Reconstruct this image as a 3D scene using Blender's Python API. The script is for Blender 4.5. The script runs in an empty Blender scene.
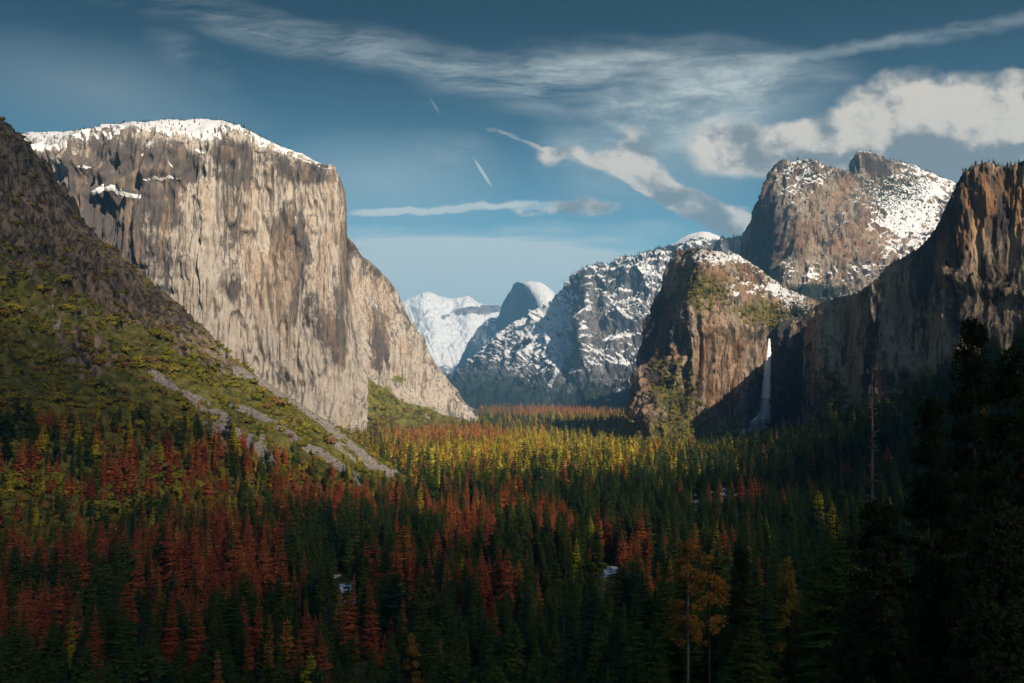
import bpy, math, random
import numpy as np
from mathutils import Vector, Matrix

random.seed(7)
RNG = np.random.default_rng(11)
R = math.radians
scene = bpy.context.scene
COL = scene.collection

# ------------------------------------------------------------------ camera
F = 1024 * 35.0 / 36.0
PITCH = R(2.56)
CP, SP = math.cos(PITCH), math.sin(PITCH)
FLOOR = -150.0

def P(px, py, y):
    """world point seen at that pixel, y metres ahead of the viewpoint"""
    px = np.asarray(px, float); py = np.asarray(py, float); y = np.asarray(y, float)
    a = (px - 512.0) / F; b = (341.5 - py) / F
    dy = CP - b * SP; dz = SP + b * CP
    return np.stack([a / dy * y, y + 0 * a, dz / dy * y], -1)

def proj(p):
    p = np.asarray(p, float)
    x, y, z = p[..., 0], p[..., 1], p[..., 2]
    d = y * CP + z * SP; u = -y * SP + z * CP
    d = np.where(np.abs(d) < 1e-3, 1e-3, d)
    return 512 + F * x / d, 341.5 - F * u / d

cam_d = bpy.data.cameras.new('camera'); cam = bpy.data.objects.new('camera', cam_d); COL.objects.link(cam)
cam_d.sensor_width = 36; cam_d.lens = 35; cam_d.clip_start = 0.5; cam_d.clip_end = 80000
cam.rotation_euler = (R(90) + PITCH, 0, 0)
scene.camera = cam

# ------------------------------------------------------------------ noise
def _h(ix, iy, iz, seed):
    h = (ix * 374761393 + iy * 668265263 + iz * 2147483647 + seed * 1274126177) & 0xFFFFFFFF
    h = ((h ^ (h >> 13)) * 1274126177) & 0xFFFFFFFF
    h = ((h ^ (h >> 16)) * 2246822519) & 0xFFFFFFFF
    return ((h ^ (h >> 15)) & 0xFFFFFF) / float(0xFFFFFF)

def vnoise(x, y, z, seed=0):
    x, y, z = np.broadcast_arrays(np.asarray(x, float), np.asarray(y, float), np.asarray(z, float))
    ix = np.floor(x).astype(np.int64); iy = np.floor(y).astype(np.int64); iz = np.floor(z).astype(np.int64)
    fx = x - ix; fy = y - iy; fz = z - iz
    fx = fx * fx * (3 - 2 * fx); fy = fy * fy * (3 - 2 * fy); fz = fz * fz * (3 - 2 * fz)
    r = 0
    for dz in (0, 1):
        for dy in (0, 1):
            a = _h(ix, iy + dy, iz + dz, seed); b = _h(ix + 1, iy + dy, iz + dz, seed)
            r = r + (a + (b - a) * fx) * (fy if dy else 1 - fy) * (fz if dz else 1 - fz)
    return r

def fbm(x, y, z, oct=4, seed=0, gain=0.5):
    t = 0; a = 1; n = 0
    for i in range(oct):
        t = t + a * vnoise(x, y, z, seed + i * 17); n += a
        a *= gain; x = x * 2.03 + 3.1; y = y * 2.03 + 1.7; z = z * 2.03 + 5.3
    return t / n

def ridged(x, y, z, oct=4, seed=0, gain=0.5):
    t = 0; a = 1; n = 0
    for i in range(oct):
        t = t + a * (1 - np.abs(2 * vnoise(x, y, z, seed + i * 17) - 1)); n += a
        a *= gain; x = x * 2.03 + 3.1; y = y * 2.03 + 1.7; z = z * 2.03 + 5.3
    return t / n

def sstep(a, b, x):
    t = np.clip((x - a) / (b - a), 0, 1); return t * t * (3 - 2 * t)

def pchip(x, y, xi):
    """monotone cubic along axis 0"""
    x = np.asarray(x, float); n = len(x); sh = (-1,) + (1,) * (y.ndim - 1)
    h = np.diff(x).reshape(sh); dl = np.diff(y, axis=0) / h
    d = np.zeros_like(y)
    if n > 2:
        a, b = dl[:-1], dl[1:]
        ok = a * b > 0
        w1 = 2 * h[1:] + h[:-1]; w2 = h[1:] + 2 * h[:-1]
        d[1:-1] = np.where(ok, (w1 + w2) / (w1 / np.where(ok, a, 1) + w2 / np.where(ok, b, 1)), 0)
    d[0] = dl[0]; d[-1] = dl[-1]
    k = np.clip(np.searchsorted(x, xi, side='right') - 1, 0, n - 2)
    hh = (x[k + 1] - x[k]); t = ((xi - x[k]) / hh).reshape(sh); hh = hh.reshape(sh)
    t2, t3 = t * t, t * t * t
    return (2*t3-3*t2+1)*y[k] + (t3-2*t2+t)*hh*d[k] + (-2*t3+3*t2)*y[k+1] + (t3-t2)*hh*d[k+1]

# ------------------------------------------------------------------ object helpers
def tag(o, label=None, cat=None, group=None, kind=None):
    if label: o['label'] = label
    if cat: o['category'] = cat
    if group: o['group'] = group
    if kind: o['kind'] = kind
    return o

def grid_object(name, V, mat, attrs=None, smooth=True):
    nv, nu = V.shape[:2]
    me = bpy.data.meshes.new(name)
    me.vertices.add(nv * nu); me.vertices.foreach_set('co', V.reshape(-1).astype(np.float32))
    i = np.arange(nv * nu).reshape(nv, nu)
    q = np.stack([i[:-1, :-1], i[1:, :-1], i[1:, 1:], i[:-1, 1:]], -1).reshape(-1, 4)
    me.loops.add(q.size); me.loops.foreach_set('vertex_index', q.reshape(-1).astype(np.int32))
    me.polygons.add(len(q)); me.polygons.foreach_set('loop_start', np.arange(0, q.size, 4, dtype=np.int32))
    me.polygons.foreach_set('use_smooth', np.full(len(q), smooth))
    me.update(calc_edges=True)
    for k, a in (attrs or {}).items():
        at = me.attributes.new(k, 'FLOAT', 'POINT'); at.data.foreach_set('value', a.reshape(-1).astype(np.float32))
    me.materials.append(mat)
    o = bpy.data.objects.new(name, me); COL.objects.link(o)
    return o

def poly_mesh(name, verts, faces, mats, midx=None, smooth=False):
    me = bpy.data.meshes.new(name)
    me.from_pydata([tuple(v) for v in verts], [], faces)
    for m in mats: me.materials.append(m)
    if midx is not None: me.polygons.foreach_set('material_index', np.asarray(midx, np.int32))
    if smooth: me.polygons.foreach_set('use_smooth', np.ones(len(faces), bool))
    me.update()
    return me

def normals(V):
    du = np.gradient(V, axis=1); dv = np.gradient(V, axis=0)
    n = np.cross(du, dv); n /= np.linalg.norm(n, axis=-1, keepdims=True) + 1e-9
    return n

def loft(cols, step=1.0, back=None, vstep=None):
    """cols: list of columns, each a list of (px,py,y) from the skyline down; returns the interpolated grid (rows,cols,3), row param"""
    A = np.array(cols, float)                       # (nc,K,3)
    W = P(A[..., 0], A[..., 1], A[..., 2])
    if back is not None:                            # two rows behind the skyline: plateau and far foot
        top = W[:, :1].copy(); plate = top.copy(); plate[..., 1] += back[0]; plate[..., 0] *= (plate[..., 1] / top[..., 1]); plate[..., 2] -= back[1]
        foot = plate.copy(); foot[..., 1] += back[2]; foot[..., 2] = FLOOR - 20
        W = np.concatenate([foot, plate, W], 1)
    pxs, pys = A[..., 0], A[..., 1]
    du = np.sqrt(np.diff(pxs, axis=0) ** 2 + np.diff(pys, axis=0) ** 2 + (np.diff(A[..., 2], axis=0) * F / A[1:, :, 2]) ** 2 * 0.05).mean(1) + 0.5
    u = np.concatenate([[0], np.cumsum(du)])
    nu = int(u[-1] / step) + 2
    G = pchip(u, W, np.linspace(0, u[-1], nu))      # (nu,K,3)
    dv = np.sqrt(np.diff(pxs, axis=1) ** 2 + np.diff(pys, axis=1) ** 2).mean(0)
    dvw = np.linalg.norm(np.diff(W, axis=1), axis=-1).mean(0)
    if back is not None: counts = [10, 16] + [max(4, int(d / (vstep or step))) for d in dv]
    else: counts = [max(4, int(d / (vstep or step))) for d in dv]
    x = np.concatenate([[0], np.cumsum(dvw)])
    xi = np.concatenate([np.linspace(x[k], x[k + 1], c, endpoint=False) for k, c in enumerate(counts)] + [[x[-1]]])
    V = pchip(x, G.transpose(1, 0, 2), xi)          # (nv,nu,3)
    K = len(counts)
    row = np.concatenate([np.linspace(k, k + 1, c, endpoint=False) for k, c in enumerate(counts)] + [[K]])
    if back is not None: row = row - 2              # 0 at the skyline, negative behind it
    return V, row[:, None] * np.ones((1, V.shape[1]))

def crag(V, L, amp, stretch=4.0, seed=0, oct=5, sharp=1.0):
    """rock relief: vertically drawn-out ridges and cracks"""
    X, Y, Z = V[..., 0] / L, V[..., 1] / L, V[..., 2] / (L * stretch)
    wx = fbm(X * 0.7, Y * 0.7, Z * 2, 3, seed + 91) - 0.5
    a = ridged(X + wx * 1.2, Y + wx * 1.2, Z, oct, seed, 0.55)
    b = fbm(X * 2.2, Y * 2.2, Z * stretch * 0.8, 4, seed + 50)
    return amp * ((a - 0.6) * 1.6 * sharp + (b - 0.5) * 0.7)

def blob(px, py, cx, cy, rx, ry, rot=0.0):
    c, s = math.cos(R(rot)), math.sin(R(rot))
    x = (px - cx); y = (py - cy)
    a = (x * c + y * s) / rx; b = (-x * s + y * c) / ry
    return np.exp(-(a * a + b * b))

def seg_dist(px, py, pts):
    d = np.full(np.shape(px), 1e9)
    for (x0, y0), (x1, y1) in zip(pts[:-1], pts[1:]):
        dx, dy = x1 - x0, y1 - y0
        t = np.clip(((px - x0) * dx + (py - y0) * dy) / (dx * dx + dy * dy), 0, 1)
        d = np.minimum(d, np.hypot(px - x0 - t * dx, py - y0 - t * dy))
    return d

# ------------------------------------------------------------------ materials
class NT:
    def __init__(s, mat_or_world):
        mat_or_world.use_nodes = True
        s.t = mat_or_world.node_tree; s.t.nodes.clear(); s.n = s.t.nodes; s.l = s.t.links
    def new(s, typ, **kw):
        n = s.n.new(typ)
        for k, v in kw.items(): setattr(n, k, v)
        return n
    def put(s, sock, v):
        if v is None: return
        if hasattr(v, 'is_output') or isinstance(v, bpy.types.NodeSocket): s.l.new(v, sock)
        else:
            if sock.type == 'RGBA' and len(v) == 3: v = (*v, 1)
            sock.default_value = v
    def math(s, op, a, b=None, c=None, clamp=False):
        n = s.new('ShaderNodeMath', operation=op, use_clamp=clamp)
        s.put(n.inputs[0], a); s.put(n.inputs[1], b); s.put(n.inputs[2], c)
        return n.outputs[0]
    def vmath(s, op, a, b=None, scale=None):
        n = s.new('ShaderNodeVectorMath', operation=op)
        s.put(n.inputs[0], a); s.put(n.inputs[1], b)
        if scale is not None: s.put(n.inputs['Scale'], scale)
        return n.outputs['Value'] if op in ('LENGTH', 'DOT_PRODUCT', 'DISTANCE') else n.outputs['Vector']
    def step(s, a, b, x):
        n = s.new('ShaderNodeMapRange', interpolation_type='SMOOTHSTEP')
        s.put(n.inputs['Value'], x); s.put(n.inputs['From Min'], a); s.put(n.inputs['From Max'], b)
        return n.outputs['Result']
    def mix(s, f, a, b, blend='MIX'):
        n = s.new('ShaderNodeMix', data_type='RGBA', blend_type=blend)
        s.put(n.inputs[0], f); s.put(n.inputs[6], a); s.put(n.inputs[7], b)
        return n.outputs[2]
    def noise(s, vec, scale, detail=4, rough=0.55, dist=0.0):
        n = s.new('ShaderNodeTexNoise')
        s.put(n.inputs['Vector'], vec); n.inputs['Scale'].default_value = scale
        n.inputs['Detail'].default_value = detail; n.inputs['Roughness'].default_value = rough; n.inputs['Distortion'].default_value = dist
        return n.outputs['Fac']
    def attr(s, name):
        return s.new('ShaderNodeAttribute', attribute_name=name).outputs['Fac']
    def mapv(s, vec, scale=(1, 1, 1), loc=(0, 0, 0), rot=(0, 0, 0)):
        n = s.new('ShaderNodeMapping'); s.put(n.inputs[0], vec)
        n.inputs['Scale'].default_value = scale; n.inputs['Location'].default_value = loc; n.inputs['Rotation'].default_value = rot
        return n.outputs[0]
    def bsdf(s, col, rough=0.9, bump=None, bdist=1.0, bstr=0.6, spec=0.2, **kw):
        b = s.new('ShaderNodeBsdfPrincipled'); s.put(b.inputs['Base Color'], col); s.put(b.inputs['Roughness'], rough)
        b.inputs['Specular IOR Level'].default_value = spec
        if bump is not None:
            n = s.new('ShaderNodeBump'); s.put(n.inputs['Height'], bump)
            n.inputs['Distance'].default_value = bdist; n.inputs['Strength'].default_value = bstr
            s.l.new(n.outputs[0], b.inputs['Normal'])
        o = s.new('ShaderNodeOutputMaterial'); s.l.new(b.outputs[0], o.inputs[0])
        return b

def rock_material(name, light, dark, warm, px=3.2, warm_amt=0.5, veg=(0.05, 0.06, 0.02), veg2=(0.10, 0.095, 0.03), streak=9.0, tree=(0.018, 0.026, 0.018), contrast=1.0, crackc=(0.06, 0.055, 0.055)):
    """granite: vertical water streaks, warm stains, dark cracks, brush and snow where the attributes say"""
    m = bpy.data.materials.new(name); t = NT(m)
    pos = t.new('ShaderNodeNewGeometry').outputs['Position']
    s = px / 3.2
    v1 = t.mapv(pos, (1 / (26 * s), 1 / (26 * s), 1 / (26 * s * streak)))
    v2 = t.mapv(pos, (1 / (8 * s), 1 / (8 * s), 1 / (8 * s * streak)))
    n1 = t.noise(v1, 1.0, 6, 0.66, 0.25)
    n2 = t.noise(v2, 1.0, 3, 0.6, 0.1)
    n3 = t.noise(pos, 1 / (150 * s), 4, 0.6)
    n4 = t.noise(pos, 1 / (9 * s), 3, 0.65)
    n5 = t.noise(pos, 1 / (34 * s), 4, 0.65); n6 = t.noise(t.mapv(pos, (1 / (55 * s), 1 / (55 * s), 1 / (55 * s * streak * .55)), loc=(2, 5, 8)), 1.0, 5, .68, .3)
    k = t.math('ADD', t.math('MULTIPLY', n1, 0.36), t.math('ADD', t.math('MULTIPLY', n2, 0.14), t.math('ADD', t.math('MULTIPLY', n4, 0.10), t.math('ADD', t.math('MULTIPLY', n6, 0.30), t.math('MULTIPLY', n5, 0.10)))))
    k = t.math('ADD', k, t.math('MULTIPLY', t.math('SUBTRACT', n3, 0.5), 0.45))
    k = t.math('SUBTRACT', k, t.math('MULTIPLY', t.attr('stain_shade'), 0.26))  # stains, plus shade painted on faces turned from the sun
    k = t.math('ADD', k, t.math('MULTIPLY', t.attr('pale'), 0.15))  # light rock, plus sunlight painted as a paler tone
    lo, hi = 0.5 - 0.13 / contrast, 0.5 + 0.10 / contrast
    c = t.mix(t.step(lo, hi, k), dark, light)
    nw = t.noise(t.mapv(pos, (1 / (60 * s), 1 / (60 * s), 1 / (300 * s)), loc=(7, 3, 1)), 1.0, 4, 0.6)
    c = t.mix(t.math('MULTIPLY', t.step(0.5, 0.66, t.math('ADD', nw, t.math('MULTIPLY', t.attr('rust'), 0.22))), warm_amt), c, warm)
    # cracks
    vc = t.mapv(pos, (1 / (17 * s), 1 / (17 * s), 1 / (17 * s * streak * 0.8)), loc=(4, 9, 2))
    crack = t.math('ABSOLUTE', t.math('SUBTRACT', t.noise(vc, 1.0, 3, 0.5, 0.4), 0.5))
    c = t.mix(t.math('MULTIPLY', t.math('MULTIPLY', t.step(0.03, 0.0, crack), t.step(0.42, 0.6, n3)), 0.7), c, crackc)
    n7 = t.noise(t.mapv(pos, (1 / (15 * s), 1 / (15 * s), 1 / (15 * s * streak * 2.2)), loc=(11, 2, 6)), 1.0, 4, .55, .25)
    c = t.mix(t.math('MULTIPLY', t.math('MULTIPLY', t.step(.51, .60, n7), t.step(.42, .56, n6)), .8), c, dark)
    # brush
    nv = t.noise(pos, 1 / (11 * s), 3, 0.7)
    vm = t.step(0.46, 0.56, t.math('ADD', t.math('MULTIPLY', nv, 0.55), t.math('MULTIPLY', t.attr('veg'), 0.46)))
    vc_ = t.mix(t.step(0.35, 0.65, t.noise(pos, 1 / (23 * s), 3, 0.6)), veg, veg2)
    c = t.mix(vm, c, vc_)
    # snow
    ns = t.math('ADD', t.math('MULTIPLY', t.noise(pos, 1 / (14 * s), 4, 0.7), 0.6), t.math('MULTIPLY', n5, 0.4))
    sm = t.step(0.47, 0.53, t.math('ADD', t.math('MULTIPLY', ns, 0.5), t.math('MULTIPLY', t.attr('snow'), 0.5)))
    c = t.mix(sm, c, (0.68, 0.68, 0.69))
    # trees too small to see one by one
    nt = t.noise(pos, 1 / (6.5 * s), 2, 0.6)
    tm = t.step(0.47, 0.53, t.math('ADD', t.math('MULTIPLY', nt, 0.55), t.math('MULTIPLY', t.attr('trees'), 0.45)))
    c = t.mix(tm, c, tree)
    h = t.math('ADD', t.math('MULTIPLY', n2, 0.6), t.math('ADD', t.math('MULTIPLY', n1, 0.7), t.math('ADD', t.math('MULTIPLY', n4, 0.22), t.math('MULTIPLY', n5, 0.35))))
    t.bsdf(c, 0.92, h, 10.0 * s, 1.0, 0.12)
    return m

def massif(name, V, row, mat, label, disp=None, masks=None, step_attr=None):
    n = normals(V)
    # outward: towards the viewer
    flip = np.sign(np.einsum('ijk,ijk->ij', n, -V)); sgn = 1 if np.median(flip[row >= 0]) > 0 else -1
    n = n * sgn
    if disp is not None:
        V = V + n * disp(V, n, row)[..., None]
        n = normals(V) * sgn
    V = V.copy(); V[..., 2] = np.maximum(V[..., 2], FLOOR - 20)
    px, py = proj(V)
    attrs = {k: np.zeros(V.shape[:2]) for k in ('snow', 'veg', 'stain_shade', 'pale', 'rust', 'trees')}
    if masks: 
        for k, a in masks(V, n, row, px, py).items(): attrs[k] = np.clip(a, -1.0, 1.5)
    o = grid_object(name, V, mat, attrs)
    tag(o, label, 'mountain', kind='structure')
    return o, V, n
# ------------------------------------------------------------------ massifs
M_tan = rock_material('granite_tan', (0.43, 0.375, 0.315), (0.095, 0.082, 0.076), (0.34, 0.235, 0.145), px=2.3, warm_amt=0.5, streak=12, contrast=2.5, veg=(0.09, 0.10, 0.02), veg2=(0.20, 0.17, 0.035))
M_brown = rock_material('granite_brown', (0.30, 0.23, 0.165), (0.038, 0.034, 0.034), (0.28, 0.145, 0.065), px=2.8, warm_amt=0.5, streak=6, veg=(0.045, 0.05, 0.018), veg2=(0.17, 0.13, 0.04), contrast=2.0)
M_grey = rock_material('granite_grey', (0.24, 0.225, 0.22), (0.05, 0.053, 0.06), (0.23, 0.18, 0.14), px=4.0, warm_amt=0.3, streak=4)
M_far = rock_material('granite_far', (0.34, 0.31, 0.29), (0.10, 0.11, 0.13), (0.30, 0.24, 0.2), px=14.0, warm_amt=0.3, streak=3)

# --- the great tan monolith on the left
cols = [
 [(-60,160,4300),(-60,185,3600),(-60,260,3560),(-60,400,3520),(-60,470,3500),(-60,560,3300)],
 [(0,142,4100),(0,168,3420),(0,250,3380),(0,400,3340),(0,470,3320),(0,560,3100)],
 [(28,136,4020),(30,163,3360),(30,240,3320),(30,400,3280),(30,470,3260),(30,560,3040)],
 [(60,136,3940),(58,160,3300),(58,240,3260),(58,400,3220),(58,470,3200),(58,560,2980)],
 [(88,136,3840),(82,148,3240),(82,235,3190),(84,400,3140),(86,460,3120),(90,540,2940)],
 [(104,131,3740),(104,143,3200),(104,235,3150),(106,390,3100),(108,450,3080),(112,520,2920)],
 [(125,129,3650),(125,140,3170),(125,235,3110),(128,390,3060),(130,450,3040),(134,510,2880)],
 [(150,127,3570),(147,140,3130),(147,235,3090),(150,390,3040),(152,450,3020),(156,500,2870)],
 [(172,123,3510),(170,146,3110),(170,235,3070),(172,390,3020),(175,445,3000),(180,490,2860)],
 [(186,122,3475),(190,150,3105),(190,235,3065),(192,390,3015),(196,440,2995),(200,480,2865)],
 [(200,121.5,3450),(208,147,3100),(208,235,3060),(210,390,3010),(214,440,2990),(220,470,2880)],
 [(215,123,3450),(222,142,3120),(224,235,3080),(228,390,3030),(234,435,3010),(240,465,2900)],
 [(230,127,3440),(238,141,3150),(240,235,3110),(246,390,3050),(254,435,3030),(262,460,2940)],
 [(246,133,3420),(252,143,3170),(256,235,3130),(264,390,3070),(274,432,3050),(284,455,2980)],
 [(262,142,3400),(268,149,3190),(272,235,3150),(282,390,3090),(294,430,3070),(304,450,3000)],
 [(282,150,3370),(287,155,3210),(292,235,3170),(304,388,3110),(316,428,3085),(326,446,3030)],
 [(300,156.5,3340),(304,160,3225),(310,235,3190),(324,386,3125),(338,426,3100),(346,442,3060)],
 [(318,163,3310),(321,166,3240),(326,235,3205),(342,385,3135),(356,425,3110),(362,438,3080)],
 [(331,168,3290),(332,171,3250),(338,235,3215),(354,384,3145),(368,424,3120),(372,436,3095)],
 [(338,174,3290),(339,180,3262),(344,235,3230),(359,384,3155),(375,425,3130),(379,436,3110)],
 [(342,186,3330),(343,196,3300),(347,240,3275),(360,375,3230),(373,413,3220),(384,436,3130)],
 [(343.5,205,3400),(344,215,3380),(349,262,3350),(360,352,3330),(372,390,3300),(394,436,3160)],
 [(346,233,3480),(347,240,3460),(353,275,3440),(364,345,3400),(374,380,3370),(404,436,3200)],
 [(352,243,3530),(353,249,3515),(360,285,3500),(372,342,3460),(380,376,3430),(414,435,3260)],
 [(362,254,3600),(363,260,3580),(371,294,3560),(384,344,3520),(390,376,3490),(424,434,3340)],
 [(374,265,3670),(375,271,3650),(384,303,3630),(397,348,3590),(401,380,3560),(436,433,3430)],
 [(387,278,3740),(388,284,3725),(396,312,3700),(410,356,3660),(413,388,3630),(447,432,3540)],
 [(399,296,3810),(400,301,3795),(408,325,3770),(422,366,3730),(426,396,3700),(455,430,3640)],
 [(409,318,3880),(410,322,3865),(418,343,3840),(432,378,3800),(438,404,3770),(462,428,3740)],
 [(418,338,3950),(419,342,3935),(428,362,3910),(442,390,3870),(448,411,3850),(468,427,3840)],
 [(429,354,4020),(430,358,4005),(440,376,3980),(452,400,3950),(458,416,3930),(474,426,3920)],
 [(442,372,4110),(443,375,4100),(452,390,4080),(463,407,4050),(468,419,4040),(479,425,4030)],
 [(456,390,4200),(457,393,4190),(463,403,4180),(470,413,4160),(474,420,4150),(482,424,4140)],
 [(470,408,4300),(471,410,4290),(474,414,4280),(478,418,4270),(480,421,4260),(485,424,4240)],
 [(482,424,4380),(483,425,4375),(484,426,4370),(486,427,4360),(487,428,4350),(490,429,4340)],
]
V, row = loft(cols, step=0.85, back=(900, 60, 2500))
def d_elcap(V, n, row):
    c = sstep(0.55, 1.05, row) * (1 - sstep(4.2, 4.9, row) * 0.8)
    px, py = proj(V)
    big = crag(V, 170, 48, 8.0, 3, 3)
    mid = crag(V, 48, 28, 10.0, 8, 4, 1.2)
    fine = crag(V, 18, 9, 7.0, 9, 3)
    smooth = blob(px, py, 225, 350, 90, 75)
    d = (big * (1 - .4 * smooth) + mid * (1 - 0.45 * smooth) + fine * (1 - 0.3 * smooth)) * c * (1 - .6 * sstep(330, 342, px) * (1 - sstep(352, 366, px)))
    d += (1 - c) * (fbm(V[..., 0] / 60, V[..., 1] / 60, V[..., 2] / 60, 4, 5) - 0.5) * 22 * sstep(-1.5, 0.2, row)
    d -= 26 * sstep(338, 352, px) * c * (1 - sstep(2.2, 3.6, row) * (1 - sstep(372, 395, px)))
    # ledges in the upper left part
    for (pts, dep) in (([(92, 193), (125, 192), (140, 196)], 26), ([(140, 181), (160, 178), (184, 179)], 20), ([(60, 160), (90, 168), (110, 178), (130, 186)], 22)):
        k = seg_dist(px, py, pts); below = np.exp(-(k / 6.0) ** 2)
        d += below * dep
    ter = fbm(V[..., 0] / 75, V[..., 1] / 75, V[..., 2] / 620, 4, 14) * 7 + fbm(V[..., 0] / 200, V[..., 1] / 200, V[..., 2] / 90, 3, 15) * 2
    d += (np.floor(ter) + sstep(.35, .65, ter - np.floor(ter)) - 4.5) * 20 * c * (1 - .75 * sstep(290, 335, px))
    # dark recess left of the bright wall
    d -= 30 * blob(px, py, 130, 172, 6, 14) + 26 * blob(px, py, 192, 172, 4, 16) + 24 * blob(px, py, 376, 345, 8, 16)
    return d
def m_elcap(V, n, row, px, py):
    up = n[..., 2]
    nz = fbm(V[..., 0] / 70, V[..., 1] / 70, V[..., 2] / 70, 4, 21); nz2 = fbm(V[..., 0] / 22, V[..., 1] / 22, V[..., 2] / 14, 3, 23)
    snow = sstep(0.25, 0.75, up) * 0.8 * (row < 1.6) + 0.22 * (row < 0.75)
    snow = snow + 0.30 * blob(px, py, 205, 132, 40, 12) + 0.28 * blob(px, py, 70, 146, 60, 10)
    snow = snow - 0.55 * blob(px, py, 300, 175, 60, 14) - 0.5 * sstep(0.85, 1.15, row) + 0.9 * (nz - 0.5) + 1.0 * (fbm(V[..., 0] / 24, V[..., 1] / 24, V[..., 2] / 16, 4, 22) - .5) - .28
    for pts, w, a in (([(92, 193), (112, 187), (122, 192), (138, 196)], 4.0, 1.1), ([(143, 180), (160, 178), (182, 178)], 1.8, 1.1), ([(76, 165), (86, 168), (92, 168)], 2.5, .7),
                      ([(140, 158), (146, 150), (152, 142)], 3.5, 0.8), ([(196, 150), (204, 153)], 2.5, .8), ([(168, 163), (172, 168)], 2, .6), ([(68, 180), (96, 181)], 2, .5), ([(250, 141), (290, 155), (330, 169)], 1.3, 0.75)):
        snow = np.maximum(snow, a * .9 * np.exp(-(seg_dist(px + 9 * (nz - .5), py + 7 * (nz2 - .5), pts) / (w * .8)) ** 2) + 0.5 * (nz2 - .5))
    snow = (snow - .28 * blob(px, py, 135, 150, 50, 9)) * (px < 345)
    stain_shade = 0.6 * blob(px, py, 130, 190, 48, 45) + .5 * (fbm(V[..., 0] / 60, V[..., 1] / 60, V[..., 2] / 200, 3, 24) - .5) + 0.9 * blob(px, py, 233, 292, 9, 16) + 0.7 * blob(px, py, 284, 225, 11, 22) + 0.7 * blob(px, py, 304, 250, 9, 20) + .5 * blob(px, py, 340, 350, 10, 22, 20) + 0.8 * blob(px, py, 378, 345, 9, 22) + .6 * blob(px, py, 346, 270, 7, 40)  # dark stains, with the grazing-lit left part painted darker too
    stain_shade += .7 * blob(px, py, 95, 250, 30, 60) + .5 * blob(px, py, 205, 175, 60, 10) + 0.5 * blob(px, py, 330, 335, 12, 30, -25)
    stain_shade += .5 * np.exp(-(seg_dist(px, py, [(300, 240), (296, 290), (290, 345)]) / 4) ** 2) + .7 * np.exp(-(seg_dist(px, py, [(262, 300), (266, 345), (280, 385)]) / 2.2) ** 2) + .6 * np.exp(-(seg_dist(px, py, [(272, 170), (275, 260), (279, 330), (281, 380)]) / 2.2) ** 2)
    stain_shade += .9 * (fbm(V[..., 0] / 26, V[..., 1] / 26, V[..., 2] / 60, 3, 27) ** .8) * np.exp(-(seg_dist(px, py, [(190, 160), (240, 152), (285, 166), (325, 178)]) / 9) ** 2)
    pale = blob(px, py, 235, 345, 60, 55) + 0.9 * blob(px, py, 205, 215, 14, 50) + 0.9 * blob(px, py, 330, 400, 40, 40) + .8 * blob(px, py, 262, 210, 12, 50) + blob(px, py, 355, 330, 8, 60) + 1.0 * blob(px, py, 420, 385, 30, 30) + .7 * blob(px, py, 318, 230, 12, 50)
    rust = 0.9 * blob(px, py, 270, 270, 30, 50) + 0.7 * blob(px, py, 330, 230, 25, 60) + .5 * blob(px, py, 380, 300, 30, 40)
    veg = 1.1 * sstep(-3, 5, py - np.interp(px, [368, 376, 400, 440, 478], [376, 384, 400, 414, 425])) * (px > 368) + 0.8 * blob(px, py, 398, 379, 9, 5) + 0.9 * blob(px, py, 385, 395, 9, 12) + .5 * blob(px, py, 430, 408, 20, 8) + .45 * blob(px, py, 425, 380, 8, 4)
    veg = veg - 0.8 * blob(px, py, 428, 416, 10, 3, 25) + (nz - .5) * .6 * (row > 4)
    trees = (row < .9) * (.22 + .9 * (fbm(V[..., 0] / 14, V[..., 1] / 14, V[..., 2] / 14, 3, 25) - .5) + .25 * blob(px, py, 60, 145, 50, 12))
    return dict(snow=snow, stain_shade=stain_shade - 0.3 * pale, pale=pale, rust=rust, veg=veg, trees=trees)
elcap = massif('monolith_mountain', V, row, M_tan, 'huge sheer tan granite monolith with a snowy flat top, at left', d_elcap, m_elcap)

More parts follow.
